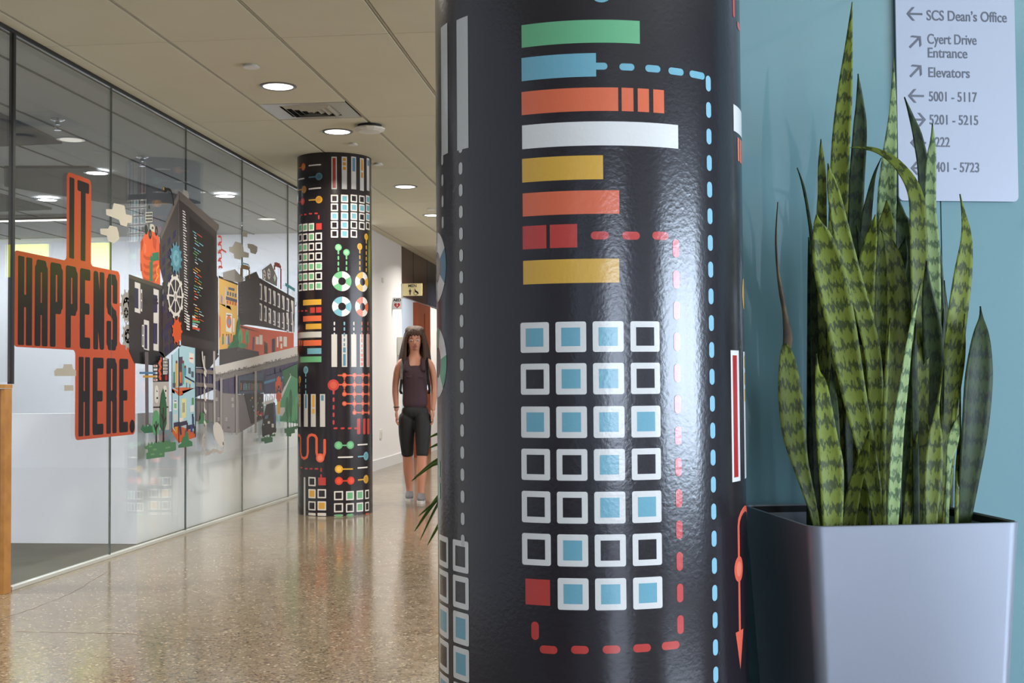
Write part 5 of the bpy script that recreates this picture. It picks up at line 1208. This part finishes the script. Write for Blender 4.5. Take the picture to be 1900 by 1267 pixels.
LV = [  # back to front
 ([(1548, BY, 20), (1552, 800, 34), (1552, 500, 34), (1558, 290, 33), (1566, 180, 27), (1574, 90, 14), (1581, 4, 1)], 0.6, 'leaf'),
 ([(1592, BY, 22), (1588, 700, 32), (1586, 410, 30), (1594, 254, 27), (1595, 195, 16), (1592, 137, 1)], 0.7, 'leaf_dark'),
 ([(1640, BY, 24), (1640, 700, 36), (1643, 410, 38), (1648, 308, 31), (1656, 210, 15), (1658, 107, 1)], 0.5, 'leaf_pale'),
 ([(1712, BY, 18), (1716, 600, 24), (1714, 349, 22), (1704, 263, 19), (1690, 215, 9), (1678, 180, 1)], 0.8, 'leaf_dark'),
 ([(1732, BY, 24), (1738, 700, 30), (1740, 520, 20), (1734, 430, 10), (1733, 400, 1)], 0.9, 'leaf_dark'),
 ([(1530, BY, 18), (1528, 700, 26), (1524, 420, 20), (1525, 361, 17), (1524, 308, 14), (1523, 258, 1)], 0.7, 'leaf'),
 ([(1516, BY, 10), (1512, 700, 16), (1507, 470, 9), (1500, 400, 6), (1490, 345, 5), (1479, 311, 1)], 0.6, 'leaf_dark'),
 ([(1566, BY, 14), (1564, 600, 18), (1560, 400, 11), (1561, 350, 7), (1564, 316, 1)], 0.9, 'leaf_dark'),
 ([(1600, BY, 24), (1600, 600, 30), (1606, 423, 21), (1613, 369, 14), (1622, 325, 6), (1635, 293, 1)], 0.3, 'leaf_dark'),
 ([(1676, BY, 26), (1678, 650, 38), (1675, 440, 32), (1671, 400, 18), (1665, 364, 1)], 0.8, 'leaf_dark'),
 ([(1660, BY, 24), (1650, 700, 40), (1655, 560, 34), (1672, 480, 24), (1680, 440, 1)], 0.7, 'leaf_dark'),
 ([(1588, BY, 30), (1580, 750, 40), (1570, 560, 34), (1560, 430, 1)], 0.9, 'leaf_dark'),
 ([(1755, BY, 26), (1752, 800, 34), (1756, 650, 22), (1752, 520, 1)], 0.9, 'leaf_dark'),
 ([(1504, BY, 16), (1506, 800, 20), (1508, 600, 22), (1504, 500, 12), (1500, 440, 1)], 0.7, 'leaf_dark'),
 ([(1696, BY, 24), (1704, 800, 34), (1706, 600, 36), (1703, 440, 36), (1697, 360, 30), (1668, 309, 20), (1632, 282, 11), (1600, 274, 6), (1578, 274, 1)], 0.2, 'leaf'),
 ([(1640, BY, 30), (1640, 700, 44), (1640, 520, 42), (1643, 430, 34), (1645, 395, 18), (1645, 371, 1)], 0.3, 'leaf'),
 ([(1596, BY, 28), (1600, 700, 34), (1606, 513, 32), (1614, 450, 24), (1620, 420, 12), (1624, 398, 1)], 0.1, 'leaf'),
 ([(1640, BY, 26), (1655, 760, 42), (1666, 600, 46), (1660, 500, 36), (1648, 450, 20), (1634, 425, 1)], 0.05, 'leaf'),
 ([(1600, 640, 20), (1602, 520, 18), (1596, 450, 12), (1588, 418, 1)], 0.2, 'leaf_dark'),
 ([(1720, BY, 24), (1730, 800, 30), (1731, 492, 26), (1725, 390, 23), (1727, 300, 19), (1730, 262, 10), (1730, 229, 1)], 0.1, 'leaf_pale'),  # light on this leaf is carried by the paler material
 ([(1744, BY, 24), (1760, 779, 36), (1769, 637, 41), (1784, 518, 38), (1792, 447, 24), (1788, 400, 10), (1781, 360, 1)], 0.3, 'leaf'),
 ([(1785, BY, 24), (1795, 900, 40), (1806, 802, 54), (1813, 708, 58), (1817, 650, 46), (1819, 615, 30), (1820, 590, 10), (1819, 568, 1)], 0.0, 'leaf_dark'),
 ([(1626, BY, 22), (1626, 826, 28), (1621, 684, 30), (1606, 600, 32), (1582, 518, 34), (1560, 430, 32), (1545, 352, 22), (1536, 303, 1)], -0.1, 'leaf'),
 ([(1634, BY, 20), (1614, 873, 32), (1583, 731, 46), (1556, 590, 56), (1536, 495, 58), (1524, 440, 36), (1517, 415, 16), (1515, 398, 2)], -0.2, 'leaf'),
 ([(1518, BY, 12), (1504, 930, 20), (1484, 859, 32), (1472, 802, 46), (1465, 731, 47), (1460, 670, 32), (1457, 644, 16), (1456, 638, 8)], -0.1, 'leaf'),
 ([(1458, 650, 14), (1462, 628, 18), (1456, 580, 9), (1450, 545, 9), (1443, 500, 5), (1440, 440, 4), (1443, 375, 1)], -0.05, 'leaf_dry'),
 ([(1550, BY, 18), (1548, 800, 20), (1544, 720, 14), (1543, 675, 1)], -0.1, 'leaf_dark'),
 ([(1728, BY, 24), (1730, 800, 34), (1731, 690, 36), (1728, 610, 34), (1720, 540, 18), (1719, 484, 1)], 0.0, 'leaf_dark'),
 ([(1700, 990, 13), (1698, 800, 13), (1696, 680, 11), (1699, 600, 2)], -0.2, 'leaf_dark'),
 ([(1640, BY, 8), (1640, 800, 9), (1645, 680, 8), (1651, 590, 1)], -0.2, 'leaf'),
 ([(1570, BY, 26), (1586, 900, 24), (1604, 840, 16), (1612, 800, 1)], -0.3, 'leaf'),
 ([(1680, BY, 16), (1688, 900, 16), (1696, 840, 10), (1702, 800, 1)], -0.3, 'leaf'),
 ([(1750, BY, 10), (1766, 800, 9), (1778, 720, 10), (1786, 655, 11), (1790, 582, 1)], -0.1, 'leaf'),
 ([(1756, BY, 8), (1759, 873, 10), (1767, 820, 22), (1774, 790, 14), (1779, 770, 1)], -0.35, 'leaf_pale'),
 ([(1774, BY, 8), (1776, 880, 9), (1780, 820, 8), (1782, 720, 1)], -0.2, 'leaf'),
 ([(1655, BY, 20), (1658, 921, 25), (1665, 802, 24), (1677, 708, 18), (1690, 613, 10), (1708, 525, 1)], -0.5, 'leaf_pale'),
 ([(1726, BY, 20), (1730, 880, 35), (1734, 812, 28), (1738, 765, 10), (1744, 720, 4), (1749, 679, 1)], -0.5, 'leaf'),
 ([(1544, BY, 36), (1541, 873, 48), (1532, 802, 40), (1523, 717, 25), (1517, 690, 10), (1515, 656, 1)], -0.5, 'leaf'),
]
for pts, ly, m in LV: leaf(pts, ly, m, cup=0.22 if m != 'leaf_dry' else 0.05)

# ------------------------------------------------------------------ palm peeking out behind the foreground column
pd_ = 4.1
base = at_depth(935, 700, pd_)
pt = thing('potted_palm', 'leafy strap-leaved plant peeking out from behind the foreground column', 'plant', (base.x, base.y, 0))
bm = bmesh.new(); lathe(bm, [(0.11, 0.0), (0.15, 0.34), (0.16, 0.36), (0.145, 0.36), (0.14, 0.31)], seg=32, cap=False); bm2 = None
obj('pot', bm, 'pot_dark', pt, True)
bm = bmesh.new(); lathe(bm, [(0.139, 0.30), (0.139, 0.315), (0.01, 0.32)], seg=24); obj('soil', bm, 'soil', pt)
bm = bmesh.new(); tube(bm, [(0, 0, 0.3), (0.01, 0, 0.5), (0.0, 0.01, 0.78)], [0.018, 0.016, 0.012]); obj('stem', bm, 'wood_edge', pt)
pinv = Vector((base.x, base.y, 0))
def strap(pts, wd):
    bm = bmesh.new(); P_ = [Vector(p) for p in pts]; Q = []
    for i in range(len(P_)-1):
        a, b, c, d = P_[max(i-1, 0)], P_[i], P_[i+1], P_[min(i+2, len(P_)-1)]
        for j in range(6):
            t = j/6; Q.append(0.5*((2*b)+(-a+c)*t+(2*a-5*b+4*c-d)*t*t+(-a+3*b-3*c+d)*t**3))
    Q.append(P_[-1]); L_ = []
    for i, q in enumerate(Q):
        f = i/(len(Q)-1); d = (Q[min(i+1, len(Q)-1)]-Q[max(i-1, 0)]).normalized(); s = d.cross(Vector((0, 0, 1)))
        s = s.normalized() if s.length > 1e-3 else Vector((1, 0, 0)); s = (s*0.6+d.cross(s)*0.7).normalized()
        w_ = wd*(math.sin(PI*min(1, f*0.86+0.14))**0.7)+0.0008; nn = d.cross(s)
        L_.append([bm.verts.new(q-s*w_), bm.verts.new(q+nn*w_*0.35), bm.verts.new(q+s*w_)])
    for a, b in zip(L_, L_[1:]): bm.faces.new((a[0], a[1], b[1], b[0])); bm.faces.new((a[1], a[2], b[2], b[1]))
    bmesh.ops.solidify(bm, geom=bm.faces, thickness=0.0008)
    obj('leaf', bm, 'palm', pt, True)
crown = Vector((0, 0, 0.77))
for (mx_, my, tx, ty, wd, dd) in ((850, 838, 763, 893, 0.011, 0.0), (845, 850, 772, 886, 0.009, -0.05), (840, 812, 796, 812, 0.008, 0.05), (845, 830, 795, 832, 0.009, 0.0), (850, 885, 769, 986, 0.010, 0.05), (848, 880, 779, 1003, 0.010, -0.08), (855, 920, 793, 1012, 0.010, 0.0), (850, 860, 784, 872, 0.010, 0.08), (862, 905, 776, 958, 0.009, -0.03)):
    m_ = at_depth(mx_, my, pd_+dd*0.5)-pinv; t_ = at_depth(tx, ty, pd_+dd)-pinv
    strap([crown, (crown+m_)*0.5+Vector((0, 0, 0.05)), m_, (m_+t_)*0.5+Vector((0, 0, 0.015)), t_], wd)
for k in range(16):
    a = -1.9+k*0.3; d = Vector((math.cos(a), abs(math.sin(a))*0.9+0.05, 0)); ln = 0.22+0.05*(k % 3)
    if d.x < 0.0: d.x *= 0.5
    strap([crown, crown+d*ln*0.5+Vector((0, 0, 0.12)), crown+d*ln+Vector((0, 0, 0.06)), crown+d*ln*1.35+Vector((0, 0, -0.14))], 0.011)

# ------------------------------------------------------------------ walking woman
pf_ = hit_z(771, 929, 0)
kd = (pf_-EYE).dot(_F)/FPX
ang = math.atan2(-pf_.x, pf_.y)*0.9
wm = thing('person', 'woman with long brown hair walking in a dark tank top and black knee shorts', 'person', (pf_.x, pf_.y, 0), ang)
def skin_mesh(V, E, subdiv=2):
    me = bpy.data.meshes.new('t'); me.from_pydata([v[0] for v in V], E, []); o = bpy.data.objects.new('t', me); C.objects.link(o)
    md = o.modifiers.new('s', 'SKIN'); md.use_smooth_shade = True; md.branch_smoothing = 0.4
    for i, v in enumerate(V): me.skin_vertices[0].data[i].radius = (v[1], v[2] if len(v) > 2 else v[1])
    me.skin_vertices[0].data[0].use_root = True
    o.modifiers.new('u', 'SUBSURF').levels = subdiv
    dg = bpy.context.evaluated_depsgraph_get(); r = bpy.data.meshes.new_from_object(o.evaluated_get(dg)); bpy.data.objects.remove(o)
    return r
def body_mesh(chains, voxel, name, m, parent, smooth_it=4):
    bm = bmesh.new()
    for V, E in chains:
        me = skin_mesh(V, E) ; bm.from_mesh(me); bpy.data.meshes.remove(me)
    me = bpy.data.meshes.new(name); bm.to_mesh(me); bm.free(); o = bpy.data.objects.new(name, me); C.objects.link(o)
    r = o.modifiers.new('r', 'REMESH'); r.mode = 'VOXEL'; r.voxel_size = voxel; r.use_smooth_shade = True
    s = o.modifiers.new('m', 'SMOOTH'); s.iterations = smooth_it; s.factor = 0.5
    dg = bpy.context.evaluated_depsgraph_get(); res = bpy.data.meshes.new_from_object(o.evaluated_get(dg)); bpy.data.objects.remove(o)
    res.name = name; res.materials.clear(); res.materials.append(M[m]); o = bpy.data.objects.new(name, res); C.objects.link(o); o.parent = parent
    for f in res.polygons: f.use_smooth = True
    return o
# local frame: x to the right in the photo, -y towards the camera
HH = 1.56
hip = 0.80
ch = []
V = [((0, 0, 0.80), 0.118, 0.085), ((0, 0, 0.92), 0.108, 0.075), ((0, -0.005, 1.04), 0.112, 0.078), ((0, -0.005, 1.15), 0.13, 0.085), ((0, 0.0, 1.235), 0.10, 0.06), ((0, 0.0, 1.30), 0.045, 0.045), ((0, -0.008, 1.345), 0.046, 0.05), ((0, -0.012, 1.40), 0.062, 0.075), ((0, -0.006, 1.46), 0.07, 0.084), ((0, 0.0, 1.515), 0.052, 0.062)]
E_ = [(i, i+1) for i in range(len(V)-1)]
ch.append((V, E_))
for s, ex, hx_, hy_, hz_ in ((-1, -0.175, -0.165, -0.045, 0.80), (1, 0.172, 0.160, -0.03, 0.80)):
    V = [((s*0.06, 0, 1.235), 0.05), ((s*0.125, 0, 1.235), 0.047), ((s*0.155, 0.005, 1.16), 0.038), ((ex, 0.02, 1.03), 0.032), ((ex*1.0, 0.0, 0.95), 0.032), ((hx_, hy_+0.01, 0.83), 0.022), ((hx_, hy_, 0.795), 0.02, 0.026)]
    ch.append((V, [(i, i+1) for i in range(len(V)-1)]))
    V = [((hx_, hy_, 0.80), 0.017, 0.026), ((hx_, hy_-0.006, 0.765), 0.014, 0.032), ((hx_, hy_-0.01, 0.735), 0.012, 0.032)]
    ch.append((V, [(0, 1), (1, 2)]))
    for k in range(4):
        fy = hy_-0.034+0.019*k; ln = (0.058, 0.066, 0.062, 0.048)[k]
        V = [((hx_, fy, 0.745), 0.0085), ((hx_, fy-0.001, 0.735-ln*0.45), 0.008), ((hx_-s*0.012, fy, 0.735-ln*0.8), 0.0075), ((hx_-s*0.026, fy, 0.735-ln), 0.0065)]
        ch.append((V, [(0, 1), (1, 2), (2, 3)]))
    V = [((hx_-s*0.004, hy_-0.02, 0.785), 0.011), ((hx_-s*0.010, hy_-0.042, 0.76), 0.0095), ((hx_-s*0.014, hy_-0.050, 0.735), 0.0085), ((hx_-s*0.016, hy_-0.052, 0.715), 0.007)]
    ch.append((V, [(0, 1), (1, 2), (2, 3)]))
LEG = {-1: [(-0.07, 0, 0.80), (-0.078, 0.02, 0.60), (-0.07, 0.03, 0.42), (-0.062, 0.075, 0.25), (-0.055, 0.11, 0.085), (-0.055, 0.10, 0.05)],
       1: [(0.07, 0, 0.80), (0.07, -0.045, 0.60), (0.062, -0.085, 0.42), (0.055, -0.10, 0.25), (0.052, -0.11, 0.085), (0.052, -0.12, 0.05)]}
RL = [0.075, 0.068, 0.05, 0.05, 0.031, 0.034]
for s in (-1, 1): ch.append(([(p, r) for p, r in zip(LEG[s], RL)], [(i, i+1) for i in range(5)]))
# face volumes: nose, chin, brow
ch.append(([((0, -0.085, 1.425), 0.008), ((0, -0.097, 1.400), 0.012), ((0, -0.086, 1.39), 0.012)], [(0, 1), (1, 2)]))
for s in (-1, 1):
    ch.append(([((s*0.068, 0.0, 1.43), 0.008, 0.012), ((s*0.072, 0.0, 1.40), 0.007, 0.01)], [(0, 1)]))
ch.append(([((0, -0.06, 1.34), 0.022), ((0, -0.055, 1.355), 0.03)], [(0, 1)]))
body = body_mesh(ch, 0.0055, 'body', 'skin', wm)
# eyes, brows, lips
for s in (-1, 1):
    bm = bmesh.new(); bmesh.ops.create_uvsphere(bm, u_segments=12, v_segments=8, radius=0.0115)
    for v in bm.verts: v.co = Vector((v.co.x*1.15+s*0.03, v.co.y*0.6-0.0775, v.co.z*0.55+1.425))
    e = obj('eye', bm, 'eye_white', wm, True)
    bm = bmesh.new(); bmesh.ops.create_uvsphere(bm, u_segments=10, v_segments=6, radius=0.0055)
    for v in bm.verts: v.co = Vector((v.co.x+s*0.03, v.co.y*0.5-0.0832, v.co.z+1.425))
    obj('iris', bm, 'iris', e, True)
    bm = bmesh.new(); tube(bm, [(s*0.014, -0.086, 1.443), (s*0.03, -0.086, 1.449), (s*0.046, -0.076, 1.443)], [0.002, 0.003, 0.0015], 6); obj('eyebrow', bm, 'hair', wm)
bm = bmesh.new(); tube(bm, [(-0.024, -0.078, 1.371), (0, -0.0875, 1.373), (0.024, -0.078, 1.371)], [0.002, 0.0055, 0.002], 8); tube(bm, [(-0.02, -0.078, 1.367), (0, -0.086, 1.364), (0.02, -0.078, 1.367)], [0.002, 0.006, 0.002], 8); obj('lips', bm, 'lips', wm, True)
# clothes
V = [((0, 0, 0.79), 0.137, 0.097), ((0, 0, 0.92), 0.117, 0.085), ((0, -0.005, 1.04), 0.121, 0.09), ((0, -0.008, 1.13), 0.136, 0.096), ((0, -0.006, 1.165), 0.128, 0.090), ((0, 0.01, 1.18), 0.10, 0.07)]
ch2 = [(V, [(i, i+1) for i in range(5)])]
for s in (-1, 1):
    V = [((s*0.075, -0.01, 1.15), 0.05, 0.07), ((s*0.09, -0.005, 1.21), 0.03, 0.055), ((s*0.088, 0.0, 1.262), 0.022, 0.04), ((s*0.086, 0.03, 1.24), 0.024, 0.03), ((s*0.08, 0.045, 1.17), 0.04, 0.03)]
    ch2.append((V, [(i, i+1) for i in range(4)])); V = [((s*0.080, -0.068, 1.14), 0.034), ((s*0.074, -0.070, 1.19), 0.028), ((s*0.070, -0.050, 1.24), 0.024), ((s*0.068, -0.015, 1.268), 0.022), ((s*0.068, 0.02, 1.262), 0.022)]; ch2.append((V, [(i, i+1) for i in range(4)])); V = [((s*0.05, -0.06, 1.12), 0.045), ((s*0.045, -0.055, 1.10), 0.045)]; ch2.append((V, [(0, 1)]))
body_mesh(ch2, 0.007, 'tank_top', 'tank', wm, 6)
ch3 = [([((0, 0, 0.86), 0.122, 0.088), ((0, 0, 0.79), 0.138, 0.098), ((0, 0, 0.72), 0.12, 0.085)], [(0, 1), (1, 2)])]
for s in (-1, 1):
    pts = LEG[s]; pa_ = Vector(pts[2]); pb_ = Vector(pts[3]); cut = pa_.lerp(pb_, 0.18)
    ch3.append(([(pts[0], 0.084), (pts[1], 0.079), (tuple(Vector(pts[1]).lerp(pa_, 0.6)), 0.066), (tuple(pa_), 0.059), (tuple(cut), 0.058)], [(i, i+1) for i in range(4)]))
body_mesh(ch3, 0.007, 'knee_shorts', 'shorts', wm, 4)
# hair: cap and long locks on both sides
ch4 = [([((0, 0.0, 1.562), 0.10, 0.10), ((0, 0.014, 1.50), 0.095, 0.098), ((0, 0.03, 1.45), 0.085, 0.075), ((0, 0.05, 1.38), 0.085, 0.05), ((0, 0.06, 1.29), 0.10, 0.04), ((0.0, 0.07, 1.20), 0.095, 0.03)], [(i, i+1) for i in range(5)]),
       ([((0, -0.02, 1.525), 0.05, 0.055), ((0, 0.02, 1.51), 0.06, 0.06)], [(0, 1)])]
for s in (-1, 1):
    for q in range(4):
        o_ = 0.008*q; y_ = -0.045+0.03*q
        V = [((s*0.01, y_, 1.527), 0.018), ((s*(0.052+o_), y_, 1.50), 0.02), ((s*(0.078+o_*0.5), y_+0.005, 1.44), 0.019), ((s*(0.086+o_), y_+0.01, 1.37), 0.018), ((s*(0.09+o_*1.5), y_+0.012, 1.29), 0.019), ((s*(0.086+o_*2), y_+0.006, 1.22), 0.016), ((s*(0.10+o_*2), y_, 1.155-0.01*q), 0.007)]
        ch4.append((V, [(i, i+1) for i in range(6)]))
for x_ in (-0.05, -0.025, 0.0, 0.025, 0.05):
    V = [((x_*0.5, -0.02, 1.538), 0.014), ((x_*0.8, -0.062, 1.513), 0.014), ((x_, -0.08, 1.480), 0.011), ((x_*1.25, -0.079, 1.458), 0.006)]
    ch4.append((V, [(i, i+1) for i in range(3)]))
body_mesh(ch4, 0.006, 'hair', 'hair', wm, 2)
for s in (-1, 1):   # backpack straps
    bm = bmesh.new(); pts = [(s*0.075, 0.09, 1.20), (s*0.098, 0.03, 1.295), (s*0.105, -0.03, 1.27), (s*0.112, -0.09, 1.20), (s*0.118, -0.10, 1.08), (s*0.13, -0.06, 0.98), (s*0.12, 0.05, 0.95)]
    A_ = []
    for p in pts: A_.append([bm.verts.new((p[0]-0.012, p[1], p[2])), bm.verts.new((p[0]+0.012, p[1], p[2]))])
    for a, b in zip(A_, A_[1:]): bm.faces.new((a[0], a[1], b[1], b[0]))
    bmesh.ops.solidify(bm, geom=bm.faces, thickness=0.006); o = obj('backpack_strap', bm, 'strap', wm, True)
# shoes
for s in (-1, 1):
    ax, ay, az = LEG[s][4]; lift = 0.0; toe = -0.15
    chs = [([((ax, ay+0.035, 0.045), 0.034, 0.036), ((ax, ay, 0.055), 0.038, 0.042), ((ax, ay-0.06, 0.043), 0.04, 0.032), ((ax, ay-0.115, 0.035), 0.04, 0.026), ((ax, ay-0.15, 0.03), 0.026, 0.018)], [(i, i+1) for i in range(4)]), ([((ax, ay, 0.05), 0.036), ((ax, ay+0.005, 0.10), 0.036)], [(0, 1)])]
    sh = body_mesh(chs, 0.006, 'running_shoe', 'shoe', wm, 2)
    bm = bmesh.new(); prism(bm, [(ax+0.040*math.cos(a)*(1.0 if math.sin(a) < 0 else 0.85), ay-0.055+0.125*math.sin(a)) for a in [i*PI/10 for i in range(20)]], lambda u, v, w_: Vector((u, v, w_)), 0.022); obj('sole', bm, 'sole', sh)
bm = bmesh.new(); tube(bm, [(-0.165+0.024*math.cos(a), -0.037+0.024*math.sin(a), 0.835) for a in [i*PI/6 for i in range(13)]], 0.004, 6); obj('wrist_band', bm, 'ink', wm)

bpy.context.view_layer.update()
